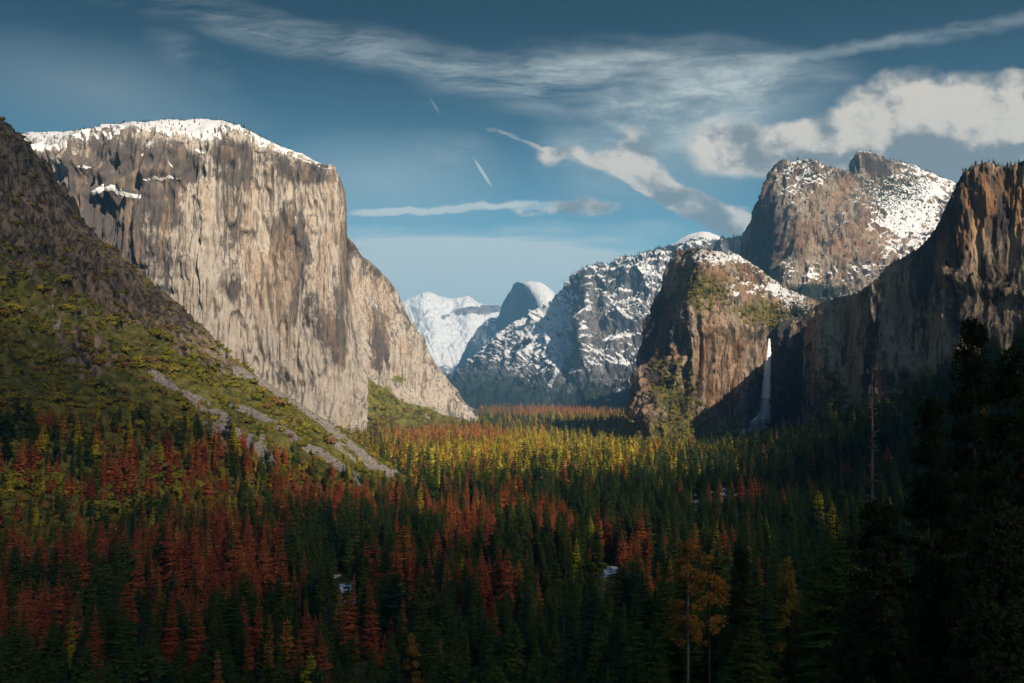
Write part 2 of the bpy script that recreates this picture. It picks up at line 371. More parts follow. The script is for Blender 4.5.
# --- right: snow-dusted paired rock towers
cols = [
 [(741,270,4900),(741,282,4880),(741,296,4850),(741,330,4800)],
 [(746,248,4750),(746,268,4720),(747,290,4700),(748,330,4650)],
 [(750,233,4640),(751,256,4620),(753,284,4600),(755,330,4550)],
 [(758,212,4560),(760,240,4530),(762,275,4500),(765,330,4450)],
 [(765,197,4500),(768,228,4460),(771,268,4430),(774,330,4380)],
 [(770,178,4460),(775,215,4400),(780,260,4370),(784,330,4320)],
 [(778,169,4460),(784,208,4360),(789,256,4310),(794,330,4240)],
 [(790,164,4480),(797,204,4350),(802,252,4280),(806,330,4180)],
 [(802,162.5,4500),(812,202,4370),(816,250,4260),(819,330,4150)],
 [(815,164,4520),(828,204,4390),(832,250,4260),(834,330,4130)],
 [(828,171,4560),(842,208,4420),(846,250,4270),(846,330,4120)],
 [(838,174,4620),(854,212,4470),(858,252,4290),(856,330,4110)],
 [(848,176,4680),(864,214,4520),(868,252,4310),(866,330,4110)],
 [(853,177,4740),(872,216,4560),(876,252,4330),(874,330,4110)],
 [(855.5,158,4790),(878,210,4620),(884,250,4350),(882,330,4110)],
 [(860,154.5,4810),(884,206,4650),(892,250,4370),(890,330,4120)],
 [(870,154,4830),(893,205,4660),(902,250,4380),(900,330,4120)],
 [(880,158,4840),(904,207,4670),(914,250,4390),(912,330,4130)],
 [(893,162,4850),(916,210,4680),(926,250,4400),(924,330,4140)],
 [(905,164,4860),(926,212,4690),(936,252,4410),(936,330,4150)],
 [(918,170,4870),(938,215,4700),(948,254,4420),(948,330,4160)],
 [(930,174,4880),(950,220,4710),(958,256,4430),(960,330,4170)],
 [(945,180,4890),(964,225,4720),(972,262,4440),(974,330,4180)],
 [(960,188,4900),(980,235,4730),(988,270,4450),(990,330,4190)],
 [(985,205,4920),(1000,250,4740),(1008,280,4460),(1010,335,4200)],
]
V, row = loft(cols, step=0.8, back=(800, 250, 2000))
def d_cath(V, n, row):
    px, py = proj(V)
    c = sstep(-0.1, 0.35, row) * 0.8 + 0.2
    d = crag(V, 190, 60, 2.8, 31, 5) * c + crag(V, 50, 34, 4.0, 32, 4, 1.2) * (0.3 + .7 * c) + crag(V, 16, 8, 2, 33, 3)
    bowl = sstep(855, 885, px) * sstep(262, 235, py)
    d *= (1 - 0.55 * bowl) * sstep(-2, -0.4, row)
    d += 60 * sstep(2, 9, px - 776) * (1 - sstep(9, 40, px - 776)) * sstep(185, 230, py)
    return d
def m_cath(V, n, row, px, py):
    up = n[..., 2]
    nz = fbm(V[..., 0] / 50, V[..., 1] / 50, V[..., 2] / 50, 4, 41)
    snow = sstep(0.2, 0.75, up) * 0.5 - .06 + 0.6 * (nz - 0.5)
    snow += 0.42 * blob(px, py, 800, 176, 28, 14) + 0.62 * blob(px, py, 905, 208, 36, 32) + .25 * blob(px, py, 930, 185, 30, 20)
    snow += 0.35 * blob(px, py, 838, 228, 14, 8) + 0.45 * blob(px, py, 815, 272, 38, 10) + .3 * blob(px, py, 785, 205, 10, 18) + .3 * blob(px, py, 895, 255, 30, 12) + .25 * blob(px, py, 790, 272, 10, 8)
    snow -= 0.35 * blob(px, py, 768, 225, 14, 50) + .3 * blob(px, py, 838, 190, 14, 16) + .4 * blob(px, py, 850, 245, 40, 16) + .25 * blob(px, py, 815, 235, 26, 26) + .35 * blob(px, py, 876, 162, 20, 7)
    rust = 1.1 * blob(px, py, 880, 232, 22, 8, 20) + .9 * blob(px, py, 842, 192, 10, 16) + .7 * blob(px, py, 850, 245, 35, 20) + .6 * blob(px, py, 810, 235, 20, 20)
    stain_shade = .6 * blob(px, py, 764, 235, 14, 55) + 0.4 * blob(px, py, 876, 165, 22, 10)  # shade of the towers' left face painted into the rock
    pale = .5 * blob(px, py, 818, 255, 20, 20)
    trees = 0.55 * blob(px, py, 895, 190, 45, 30) + .45 * blob(px, py, 800, 172, 30, 12) + 0.95 * blob(px, py, 815, 292, 40, 9) + .2 + 0.4 * (nz - .5)
    return dict(snow=snow, rust=rust, stain_shade=stain_shade, pale=pale, trees=trees * 0.75)
M_brown2 = rock_material('granite_tower', (0.27, 0.22, 0.17), (0.042, 0.038, 0.04), (0.25, 0.135, 0.07), px=3.8, warm_amt=0.5, streak=5, contrast=1.8)
cath = massif('snowy_tower_mountain', V, row, M_brown2, 'brown rock towers dusted with snow, standing above the waterfall', d_cath, m_cath)

# --- the buttress left of the waterfall, the fall's lip and the recess behind the fall
cols = [
 [(712,300,3102),(706,340,3036),(700,380,2970),(690,420,2904),(690,445,2838)],
 [(690,262,2871),(680,330,2805),(672,370,2772),(660,415,2706),(656,445,2640)],
 [(679,253,2772),(661,305,2725),(648,350,2640),(638,398,2455),(631,444,2369)],
 [(687,251,2706),(668,312,2640),(657,355,2560),(646,400,2402),(640,445,2310)],
 [(696,250.5,2626),(681,318,2521),(671,360,2461),(659,405,2349),(652,446,2283)],
 [(706,250.5,2593),(691,322,2418),(683,362,2402),(675,408,2329),(670,446,2270)],
 [(722,253,2607),(708,326,2402),(702,366,2376),(695,414,2343),(690,447,2277)],
 [(733,254,2626),(720,330,2415),(716,370,2395),(711,418,2369),(706,447,2296)],
 [(742,259,2646),(734,333,2435),(731,373,2422),(728,420,2402),(723,447,2316)],
 [(750,264,2666),(746,336,2455),(744,375,2448),(742,420,2428),(737,447,2336)],
 [(757,269,2679),(755,339,2481),(753,376,2481),(752,420,2461),(747,446,2349)],
 [(764,274,2692),(762,341,2527),(760,378,2527),(759,420,2501),(754,445,2362)],
 [(771,279,2706),(768.5,341,2560),(768,380,2554),(767,420,2521),(762,445,2376)],
 [(780,285,2712),(776,339,2554),(776,378,2547),(776,420,2514),(771,445,2376)],
 [(790,291,2706),(786,337,2534),(787,376,2527),(787,420,2494),(783,445,2369)],
 [(800,296,2692),(797,334,2508),(799,374,2494),(799,418,2468),(796,445,2356)],
 [(812,302,2666),(809,330,2481),(811,370,2461),(812,415,2435),(810,445,2336)],
 [(830,310,2640),(826,328,2455),(828,366,2435),(828,412,2409),(826,445,2310)],
 [(850,320,2626),(846,335,2442),(848,366,2415),(848,412,2389),(846,445,2296)],
]
V, row = loft(cols, step=0.75, back=(350, 80, 900))
def d_bv(V, n, row):
    px, py = proj(V)
    c = sstep(0.5, 1.05, row) * (1 - .6 * sstep(3.2, 3.9, row))
    d = crag(V, 75, 34, 5.0, 51, 5) * c + crag(V, 26, 19, 6.0, 52, 4, 1.2) * (0.3 + .7 * c) + crag(V, 10, 6, 3.0, 53, 3)
    d += 18 * (fbm(V[..., 0] / 90, V[..., 1] / 90, V[..., 2] / 90, 4, 54) - .5) * (1 - c)
    d *= sstep(-2, -0.3, row) * (1 - 0.8 * blob(px, py, 768, 345, 6, 20))
    d += crag(V, 42, 16, 1.5, 57, 4) * sstep(.05, .4, row) * (1 - c)
    # deep flutes of the lit cliff right of the buttress
    for cx, w, dep in ((699, 3, 40), (709, 3.5, 55), (723, 3, 50), (731, 2, 30), (740, 3.5, 55), (686, 5, 40), (753, 3, 40)):
        d -= dep * (.35 + 1.1 * fbm(V[..., 0] / 30, V[..., 1] / 30, V[..., 2] / 60, 3, 58)) * np.exp(-((px - cx - (py - 370) * -0.06) / w) ** 2) * sstep(326, 345, py) * (1 - sstep(410, 425, py))
    # pinnacles at the foot
    for cx, cy in ((643, 415), (662, 408), (654, 425), (716, 385)):
        d += 28 * blob(px, py, cx, cy, 4, 16)
    return d
def m_bv(V, n, row, px, py):
    up = n[..., 2]
    nz = fbm(V[..., 0] / 45, V[..., 1] / 45, V[..., 2] / 45, 4, 61)
    veg = 0.62 * blob(px, py, 706, 294, 36, 26) + .85 * blob(px, py, 764, 314, 24, 16) + .7 * (fbm(V[..., 0] / 16, V[..., 1] / 16, V[..., 2] / 16, 3, 62) - .5) + 0.95 * blob(px, py, 676, 395, 22, 34, -20) + .5 * blob(px, py, 700, 425, 40, 18) + .5 * blob(px, py, 690, 282, 14, 20) + 0.9 * sstep(3.4, 3.9, row)
    veg += 0.8 * (nz - 0.5) - .5 * blob(px, py, 720, 372, 30, 34) - .9 * blob(px, py, 770, 385, 16, 40)
    snow = 0.42 * blob(px, py, 730, 258, 50, 7) + 0.5 * blob(px, py, 778, 292, 26, 10, 28) + .36 * blob(px, py, 742, 290, 26, 9) + .35 * sstep(.45, .8, up) * (py < 310)
    snow += 0.7 * (nz - .5) + 0.85 * blob(px, py, 756, 427, 20, 8, -28) * sstep(410, 420, py) + .35 * blob(px, py, 780, 318, 12, 8)
    snow -= .3 * sstep(322, 345, py) * (py < 408)
    stain_shade = 0.55 * blob(px, py, 775, 385, 20, 45) + .5 * blob(px, py, 655, 340, 16, 60) + .3 * blob(px, py, 800, 380, 20, 40)  # painted shade: buttress left face and the recess behind the fall
    rust = 0.9 * blob(px, py, 728, 360, 34, 40) + .6 * blob(px, py, 650, 415, 14, 22) + .5 * blob(px, py, 720, 275, 40, 16)
    pale = .6 * blob(px, py, 735, 362, 26, 34) + .5 * blob(px, py, 655, 420, 14, 20)  # sunlit cliff and pinnacles painted lighter
    trees = 0.6 * blob(px, py, 800, 312, 26, 10, 30) + .5 * blob(px, py, 770, 326, 22, 10) + .4 * (nz - .5) + 0.5 * blob(px, py, 676, 395, 22, 34, -20)
    return dict(veg=veg, snow=snow, stain_shade=stain_shade, rust=rust, pale=pale, trees=trees)
bv = massif('buttress_mountain', V, row, M_brown, 'brown fluted buttress with green ledges beside and behind the tall waterfall', d_bv, m_bv)

# --- the dark leaning cliff on the right edge
cols = [
 [(806,338,2494),(807,352,2488),(808,380,2475),(808,420,2468),(808,450,2376)],
 [(816,316,2402),(817,345,2389),(818,380,2376),(818,420,2362),(818,450,2277)],
 [(822.0,303,1960),(824.3,340,1944),(827.8,380,1920),(832.6,415,1888),(846.6,450,1800)],
 [(834.0,299,1950),(836.4,340,1934),(840.1,380,1910),(845.1,415,1878),(859.7,450,1790)],
 [(848.0,296,1935),(850.5,340,1919),(854.4,385,1895),(859.6,415,1863),(875.0,450,1775)],
 [(860.0,292,1872),(862.7,340,1856),(866.8,385,1832),(872.5,415,1800),(889.0,450,1712)],
 [(870.0,287,1842),(872.8,340,1826),(877.1,385,1802),(883.1,415,1770),(900.4,450,1682)],
 [(882.0,277,1815),(885.0,340,1799),(889.5,385,1775),(895.7,415,1743),(913.9,450,1655)],
 [(892.0,268,1808),(895.1,335,1792),(899.7,385,1768),(906.1,415,1736),(924.9,450,1648)],
 [(904.0,261,1798),(907.2,330,1782),(912.0,385,1758),(918.7,415,1726),(938.1,450,1638)],
 [(916.0,253,1768),(919.3,325,1752),(924.4,380,1728),(931.4,415,1696),(951.8,450,1608)],
 [(928.0,241,1735),(931.5,315,1719),(936.8,375,1695),(944.1,415,1663),(965.7,450,1575)],
 [(938.0,226,1708),(941.6,305,1692),(947.2,370,1668),(954.8,415,1636),(977.2,450,1548)],
 [(947.0,206,1690),(950.7,292,1674),(956.5,362,1650),(964.3,415,1618),(987.5,450,1530)],
 [(954.0,190,1675),(957.8,282,1659),(963.7,355,1635),(971.8,415,1603),(995.6,450,1515)],
 [(961.0,175,1664),(964.9,275,1648),(970.9,350,1624),(979.2,415,1592),(1003.5,450,1504)],
 [(970.0,169,1658),(974.0,270,1642),(980.2,345,1618),(988.6,415,1586),(1013.6,450,1498)],
 [(985.0,166,1645),(989.2,268,1629),(995.6,345,1605),(1004.4,415,1573),(1030.4,450,1485)],
 [(998.0,168,1634),(1002.3,268,1618),(1008.9,345,1594),(1018.1,415,1562),(1045.0,450,1474)],
 [(1010.0,166,1622),(1014.5,268,1606),(1021.3,345,1582),(1030.7,415,1550),(1058.5,450,1462)],
 [(1024.0,161,1608),(1028.6,266,1592),(1035.7,345,1568),(1045.5,415,1536),(1074.4,450,1448)],
 [(1056,172,1575),(1058,290,1560),(1064,360,1535),(1072,415,1495),(1090,450,1400)],
 [(1090,230,1530),(1092,320,1515),(1098,375,1490),(1105,420,1450),(1120,450,1360)],
 [(1130,300,1480),(1135,360,1465),(1140,395,1440),(1150,425,1390),(1165,450,1300)],
 [(1180,360,1420),(1185,390,1405),(1190,410,1380),(1200,430,1330),(1215,452,1240)],
]
V, row = loft(cols, step=0.85, back=(350, 40, 1000))
def d_lean(V, n, row):
    px, py = proj(V)
    c = sstep(-0.05, 0.12, row)
    d = crag(V, 80, 20, 3.5, 71, 5) * (0.3 + .7 * c) + crag(V, 26, 10, 4.0, 72, 4, 1.2) * (.4 + .6 * c) + crag(V, 9, 4, 4.0, 73, 3)
    d *= sstep(-2, -0.2, row)
    d += 15 * np.exp(-(seg_dist(px, py, [(950, 272), (985, 290), (1024, 296)]) / 7) ** 2)
    return d
def m_lean(V, n, row, px, py):
    up = n[..., 2]
    nz = fbm(V[..., 0] / 45, V[..., 1] / 45, V[..., 2] / 45, 4, 81)
    snow = 0.3 * sstep(.4, .8, up) * (row < .6) + .5 * (nz - .5)
    trees = .9 * (row < 0.03) * sstep(-1.2, -0.1, row) + 0.55 * sstep(2.7, 3.3, row) + .5 * (nz - .5)
    veg = 0.75 * blob(px, py, 828, 395, 14, 26) + .6 * (nz - .5) + 0.5 * sstep(2.5, 3.2, row)
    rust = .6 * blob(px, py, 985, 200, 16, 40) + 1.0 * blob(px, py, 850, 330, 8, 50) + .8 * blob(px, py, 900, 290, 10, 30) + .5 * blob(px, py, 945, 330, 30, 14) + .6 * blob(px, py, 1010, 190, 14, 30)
    pale = .9 * blob(px, py, 848, 345, 9, 55) + .8 * blob(px, py, 893, 300, 7, 34) + .7 * blob(px, py, 915, 355, 40, 12, -8) + .9 * blob(px, py, 978, 232, 8, 30) + .6 * blob(px, py, 1015, 235, 10, 30) + .5 * blob(px, py, 935, 325, 12, 8)  # grazing sunlight painted as lighter streaks
    stain_shade = 0.7 * blob(px, py, 872, 350, 10, 50) + .5 * blob(px, py, 950, 215, 16, 40) + .5 * blob(px, py, 925, 300, 14, 40)  # shaded recess and left-facing rock painted dark
    pale = pale + .5 * blob(px, py, 845, 345, 34, 60) + .35 * blob(px, py, 920, 320, 60, 50) - .5 * blob(px, py, 990, 200, 40, 50)  # lighter tone lifts the shaded cliff; the sunlit top is toned down
    return dict(snow=snow, trees=trees, veg=veg, rust=rust, pale=pale, stain_shade=stain_shade + .5 * blob(px, py, 990, 200, 40, 50))
M_lean = rock_material('granite_rusty', (0.42, 0.31, 0.21), (0.065, 0.055, 0.05), (0.36, 0.18, 0.08), px=2.8, warm_amt=0.6, streak=7, veg=(0.045, 0.05, 0.018), veg2=(0.15, 0.12, 0.04), contrast=1.8)
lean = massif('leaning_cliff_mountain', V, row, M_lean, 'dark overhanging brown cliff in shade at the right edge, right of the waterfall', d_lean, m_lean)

# --- snowy wall of the upper valley
cols = [
 [(400,403,10400),(420,405,9500),(432,407,8600),(440,410,7600),(440,414,6000)],
 [(426,399,10000),(440,402,9200),(450,405,8300),(456,410,7400),(456,414,6000)],
 [(444,386,9900),(455,393,9000),(464,400,8200),(470,409,7300),(470,414,6000)],
 [(460,372,9800),(470,383,8900),(480,395,8100),(486,408,7200),(486,414,5900)],
 [(478,358,9700),(487,374,8800),(496,391,8000),(502,407,7100),(502,414,5900)],
 [(492,345,9600),(500,364,8700),(508,386,7900),(515,406,7000),(515,414,5900)],
 [(505,333,9500),(512,356,8600),(520,382,7800),(526,405,6900),(526,414,5800)],
 [(518,321,9400),(523,348,8500),(529,378,7700),(534,404,6900),(534,414,5800)],
 [(530,316,9200),(534,343,8400),(538,374,7600),(542,403,6900),(542,414,5800)],
 [(542,310,9000),(545,338,8250),(548,371,7500),(550,402,6900),(550,414,5800)],
 [(555,300,8800),(557,333,8100),(558,368,7400),(560,402,6800),(560,414,5800)],
 [(567,287,8600),(568,328,8000),(568,366,7350),(568,402,6750),(568,414,5800)],
 [(576,278,8450),(577,324,7900),(577,364,7300),(577,402,6700),(577,414,5800)],
 [(581,273,8250),(582,320,7600),(582,362,7150),(583,402,6600),(583,414,5800)],
 [(586,271.5,7900),(589,310,7480),(592,356,7080),(592,401,6550),(592,414,5700)],
 [(598,268,7800),(602,306,7450),(604,354,7000),(606,400,6500),(606,414,5700)],
 [(612,264,7700),(616,303,7350),(618,352,6950),(620,399,6450),(620,414,5700)],
 [(626,259.5,7600),(630,300,7250),(632,350,6900),(634,398,6400),(634,414,5600)],
 [(640,256,7500),(645,298,7200),(648,348,6850),(650,397,6350),(650,414,5600)],
 [(655,251,7400),(660,296,7150),(664,346,6800),(668,396,6300),(668,414,5600)],
 [(672,246,7300),(678,294,7100),(682,345,6750),(686,395,6250),(686,414,5600)],
 [(700,242,7200),(704,290,7050),(708,344,6700),(712,395,6200),(712,414,5600)],
 [(725,240,7100),(730,290,7000),(734,344,6650),(738,395,6200),(738,414,5600)],
 [(748,236,7000),(754,290,6950),(758,344,6600),(762,395,6200),(762,414,5600)],
 [(790,228,6900),(790,290,6900),(790,344,6600),(790,395,6200),(790,414,5600)],
]
V, row = loft(cols, step=0.8, back=(1200, 120, 2500))
def d_south(V, n, row):
    px, py = proj(V)
    c = sstep(-0.05, 0.4, row) * (1 - sstep(3.1, 3.8, row))
    d = crag(V, 420, 150, 1.8, 101, 5) * c + crag(V, 130, 75, 2.6, 102, 4) * (0.15 + .85 * c) + crag(V, 45, 26, 2.4, 103, 3)
    d *= sstep(-2, -0.2, row)
    d -= 130 * np.exp(-((px - 571 - (py - 330) * -0.02) / 7) ** 2) * sstep(285, 310, py) * (1 - sstep(370, 395, py))
    d += 90 * np.exp(-((px - 592) / 6) ** 2) * sstep(272, 290, py) * (1 - sstep(350, 380, py))
    return d
def m_south(V, n, row, px, py):
    up = n[..., 2]
    nz = fbm(V[..., 0] / 110, V[..., 1] / 110, V[..., 2] / 110, 6, 111, .6)
    nf = fbm(V[..., 0] / 30, V[..., 1] / 30, V[..., 2] / 30, 3, 112)
    ridge_t = sstep(0.22, 0.0, row) * (px > 505)
    snow = 0.27 + .5 * (nz - .5) + .45 * (nf - .5) + .42 * sstep(.3, .75, up) + 0.25 * blob(px, py, 540, 330, 34, 26) + .2 * blob(px, py, 560, 300, 20, 20) + .15 * blob(px, py, 650, 280, 40, 20)
    snow -= .25 * blob(px, py, 597, 315, 12, 40) + .3 * sstep(350, 395, py) + 0.3 * blob(px, py, 480, 385, 30, 22) + .15 * blob(px, py, 625, 330, 26, 26)
    for pts, w in (([(566, 352), (556, 372), (548, 390)], 2.5), ([(604, 340), (625, 335), (632, 334)], 1.8), ([(608, 400), (618, 392), (626, 386)], 2.4), ([(560, 395), (530, 402), (500, 408)], 1.8), ([(612, 300), (624, 315), (632, 318)], 1.8)):
        snow = np.maximum(snow, .95 * np.exp(-(seg_dist(px, py, pts) / w) ** 2) + .2 * (nf - .5))
    trees = 0.36 + .55 * (nf - .5) + 0.4 * sstep(360, 400, py) + 1.1 * ridge_t * (1 - .8 * blob(px, py, 703, 240, 25, 8)) - .05 + .18 * blob(px, py, 480, 385, 40, 30)
    veg = 0.7 * sstep(385, 405, py) + .4 * (nz - .5)
    stain_shade = .4 * blob(px, py, 575, 320, 6, 40) + .2  # shadowed left side of the cliff edge painted darker
    return dict(snow=snow, trees=trees, veg=veg, stain_shade=stain_shade, rust=.6 * blob(px, py, 597, 310, 10, 40))
south = massif('snowy_valley_wall_mountain', V, row, M_grey, 'grey cliff wall streaked with snow in the far middle of the valley', d_south, m_south)

def dome(name, cx, skyl, Y, back, label, mat, amp=12, rows_low=40):
    """a rounded snow dome; skyl lists (px,py) along its skyline"""
    cs = []
    for px, py in skyl: cs.append([(px, py, Y + 300), (px, py + 3, Y), (px, py + 9, Y - 260), (px, py + rows_low, Y - 600)])
    V, row = loft(cs, step=0.6, back=back)
    f = lambda V, n, row: crag(V, 160, amp, 1.2, 121, 4) * sstep(-2, -0.2, row)
    mk = lambda V, n, row, px, py: dict(snow=np.full(px.shape, .95) - .5 * sstep(1.6, 2.4, row), trees=.4 * sstep(1.2, 1.9, row) + .2 * (fbm(V[..., 0] / 50, V[..., 1] / 50, V[..., 2] / 50, 3, 5) - .4))
    return massif(name, V, row, mat, label, f, mk)
dome('snow_dome_mountain', 703, [(664,250),(674,244),(682,239),(690,235),(697,233),(704,232),(711,233),(718,236),(725,241),(734,246)], 8600, (700, 60, 1500), 'smooth white snow dome above the middle ridge, left of the rock towers', M_grey)

# --- the sheer half-cut dome
cols = [
 [(438,392,15200),(440,396,14800),(446,400,14400),(452,404,14000)],
 [(452,381,15000),(455,387,14600),(460,394,14200),(466,402,13800)],
 [(463,360,14900),(466,370,14500),(471,383,14000),(476,400,13500)],
 [(473,338,14800),(476,352,14400),(480,372,13900),(486,398,13300)],
 [(483,326,14700),(486,342,14300),(490,366,13800),(496,396,13200)],
 [(491,321,14600),(494,337,14200),(498,362,13700),(504,395,13100)],
 [(498,317,14500),(500,330,14150),(504,358,13600),(510,394,13000)],
 [(502,305,14350),(504,325,14050),(508,355,13500),(514,393,12900)],
 [(507,296,14200),(509,322,13900),(513,353,13400),(518,392,12800)],
 [(511,290,14000),(514,320,13700),(517,351,13300),(522,391,12700)],
 [(514,284,13800),(519,318,13500),(522,350,13200),(526,390,12600)],
 [(517,282,13600),(524,316,13300),(527,350,13050),(531,390,12500)],
 [(522,282.5,13400),(530,316,13050),(533,350,12900),(537,390,12400)],
 [(530,281.5,13300),(536,312,12800),(540,350,12700),(543,390,12300)],
 [(538,282,13300),(541,310,12650),(546,350,12500),(550,390,12200)],
 [(546,286,13300),(548,308,12600),(554,350,12400),(558,390,12100)],
 [(552,291,13300),(555,310,12600),(562,350,12350),(566,390,12000)],
 [(558,299,13300),(562,315,12600),(570,352,12300),(574,390,11950)],
 [(566,312,13300),(571,325,12600),(580,355,12300),(584,390,11900)],
 [(580,330,13300),(585,340,12600),(592,360,12300),(596,390,11850)],
]
V, row = loft(cols, step=0.6, back=(900, 150, 1500))
def d_hd(V, n, row):
    px, py = proj(V)
    low = sstep(322, 345, py) + sstep(500, 490, px)
    low = np.clip(low, 0, 1)
    return (crag(V, 380, 110, 2, 131, 5) * low + crag(V, 120, 26, 4, 132, 4) * (.25 + .75 * low)) * sstep(-2, -.2, row)
def m_hd(V, n, row, px, py):
    up = n[..., 2]
    nz = fbm(V[..., 0] / 160, V[..., 1] / 160, V[..., 2] / 160, 5, 141)
    edge = seg_dist(px, py, [(516, 281), (524, 284), (531, 290), (537, 301), (540, 318)])
    right = ((px - 516) * 0.9 > np.interp(py, [280, 284, 290, 301, 318, 330], [0, 8, 15, 21, 24, 26]) * 0.9)
    snow = np.where(right & (py < 330), 0.98, 0.28 + .45 * (nz - .5) + .3 * sstep(.5, .8, up)) + .05 * (nz - .5)
    trees = 0.15 + .7 * sstep(330, 355, py) + .6 * (nz - .5) - .6 * (right & (py < 320))
    stain_shade = .5 * (~right) * (py < 330)  # shade of the sheer left face put into the colour
    return dict(snow=snow, trees=trees * .9, stain_shade=stain_shade)
halfd = massif('half_dome_mountain', V, row, M_far, 'blue-shaded half dome with a snow-white round back in the far distance', d_hd, m_hd)

# --- the farthest snow range
sky_pts = [(360,312),(385,309),(400,304),(408,300),(416,296.5),(424,294),(428,293),(434,295),(440,297.5),(447,299),(454,300),(460,298.5),(466,297),(471,299),(476,303),(483,305.5),(490,306.5),(498,306),(505,308),(515,312),(540,320),(570,330)]
cols = []
for px, py in sky_pts:
    cols.append([(px, py, 18200), (px + 3, py + 22, 17400), (px + 8, py + 55, 16600), (px + 12, 398, 15800)])
V, row = loft(cols, step=0.7, back=(1500, 200, 2500))
def d_far(V, n, row):
    X, Y, Z = V[..., 0], V[..., 1], V[..., 2]
    sp = ridged((X + .5 * Z) / 620, Z / 1600, Y / 2400, 5, 151) - .6
    return (sp * 420 * sstep(-0.2, 1.0, row) + crag(V, 220, 70, 1.6, 152, 4) * sstep(-.1, .5, row) + crag(V, 110, 24, 1.2, 153, 3)) * sstep(-2, -.2, row)
def m_far(V, n, row, px, py):
    nz = fbm(V[..., 0] / 260, V[..., 1] / 260, V[..., 2] / 260, 5, 161)
    snow = .92 - .5 * sstep(335, 385, py) + .75 * (nz - .5) - .5 * np.exp(-(seg_dist(px, py, [(442, 318), (460, 312), (480, 309), (500, 308)]) / 4.5) ** 2) - .35 * blob(px, py, 490, 312, 16, 6)
    trees = -.1 + .8 * sstep(340, 385, py) + .8 * (nz - .5) + .35 * blob(px, py, 488, 312, 18, 6)
    return dict(snow=snow, trees=trees, stain_shade=np.full(px.shape, .2))
farr = massif('snow_range_mountain', V, row, M_far, 'white snow-covered mountain range farthest away at the end of the valley', d_far, m_far)
# ------------------------------------------------------------------ ground
CREST_X = np.array([-2600., -1700, -1350, -1150, -926, -830, -700, -600, -442, -350, -266, -200, -140, -60, 0])
CREST_Y = np.array([2700., 2350, 2130, 1970, 1800, 1730, 1640, 1575, 1480, 1465, 1455, 1442, 1433, 1420, 1410])
SKY_PX = np.array([-250, -120, -40, 0, 12, 25, 38, 52, 65, 80, 95, 110, 126, 140, 150, 165, 178, 190, 203, 215, 226, 240, 260, 285, 310, 335, 362, 390, 405, 420, 440])
SKY_PY = np.array([60, 85, 110, 124, 132, 146, 164, 186, 208, 226, 240, 250, 262, 272, 286, 293, 303, 318, 327, 341, 352, 364, 378, 394, 410, 425, 444, 465, 476, 487, 496])
def front_plane(x, y):
    d = -0.884 * (x + 450) + 0.467 * (y - 800)
    return d, FLOOR + 0.70 * d
def crest_target(x):
    yc = np.interp(x, CREST_X, CREST_Y); px = 512 + F * x / yc
    py = np.interp(px, SKY_PX, SKY_PY)
    return yc, P(px, py, yc)[..., 2]
def hill_height(x, y):
    yc, zt = crest_target(x)
    d, z = front_plane(x, y)
    dc, zc = front_plane(x, yc)
    w = np.clip(d / np.maximum(dc, 1), 0, 1.3)
    zf = z + (zt - zc) * w ** 1.5
    zb = zt - 0.55 * (y - yc)
    k = 14.0
    hard = np.minimum(zf, zb)
    return hard, d, np.clip(y - yc, -1e4, 1e4)
def side_slope(x, y):
    """forested slope rising to the right"""
    a = sstep(330, 700, x - 0.02 * (y - 1200) + 0.1 * np.minimum(y - 1200, 0)) * np.interp(y, [0, 500, 900, 1200, 1500, 1800, 2200, 2600], [120, 190, 225, 215, 160, 85, 40, 0])
    a2 = np.interp(x, [900, 1500, 2500], [0, 150, 400])
    return a + a2
def near_slope(x, y):
    yy = y + 0.12 * np.abs(x - 30)
    return np.interp(yy, [-3000, -1400, -700, -120, 0, 60, 150, 300, 450, 620, 800], [300, 260, 140, 20, 0, 0, 0, 0, 0, 0, 0]) + \
           np.interp(y, [-120, -10, 6, 40, 120, 230, 340, 470, 640, 820], [150, 149, 146.5, 128, 100, 72, 42, 18, 5, 0]) * sstep(0, 45, x - .02 * y) + \
           np.interp(y, [-120, -10, 6, 40, 120, 200, 280, 380, 500], [150, 149, 146.5, 118, 66, 34, 14, 4, 0]) * (1 - sstep(0, 45, x - .02 * y))
def ground_z(x, y, detail=True):
    x = np.asarray(x, float); y = np.asarray(y, float)
    z = FLOOR + near_slope(x, y) + side_slope(x, y)
    if detail: z = z + 7 * (fbm(x / 130, y / 130, 0 * x, 3, 201) - 0.5) * sstep(20, 200, np.hypot(x, y))
    return z
def hill_z(x, y):
    h, d, back = hill_height(x, y)
    t = 0.467 * x + 0.884 * y
    up = sstep(60, 420, d) * sstep(-350, -700, x) 
    gul = (ridged(t / 120, d / 420, 0 * t, 4, 211) - .6) * (16 + 50 * up) * sstep(10, 120, d)
    gul += (fbm(x / 40, y / 40, h / 40, 4, 212) - .5) * (12 + 62 * up) * sstep(5, 60, d)
    up2 = sstep(80, 380, d) * sstep(-230, -600, x)
    q = fbm(x / 85, y / 85, 0 * t, 4, 213) * 8 + d / 130
    gul += ((np.floor(q) + sstep(.25, .75, q - np.floor(q))) - q) * 42 * up2
    q = fbm(x / 28, y / 28, 0 * t, 3, 214) * 5 + d / 45
    gul += ((np.floor(q) + sstep(.25, .75, q - np.floor(q))) - q) * 14 * up2
    crest = np.exp(-(back / 50.0) ** 2)
    return h + gul * (1 - .75 * crest)

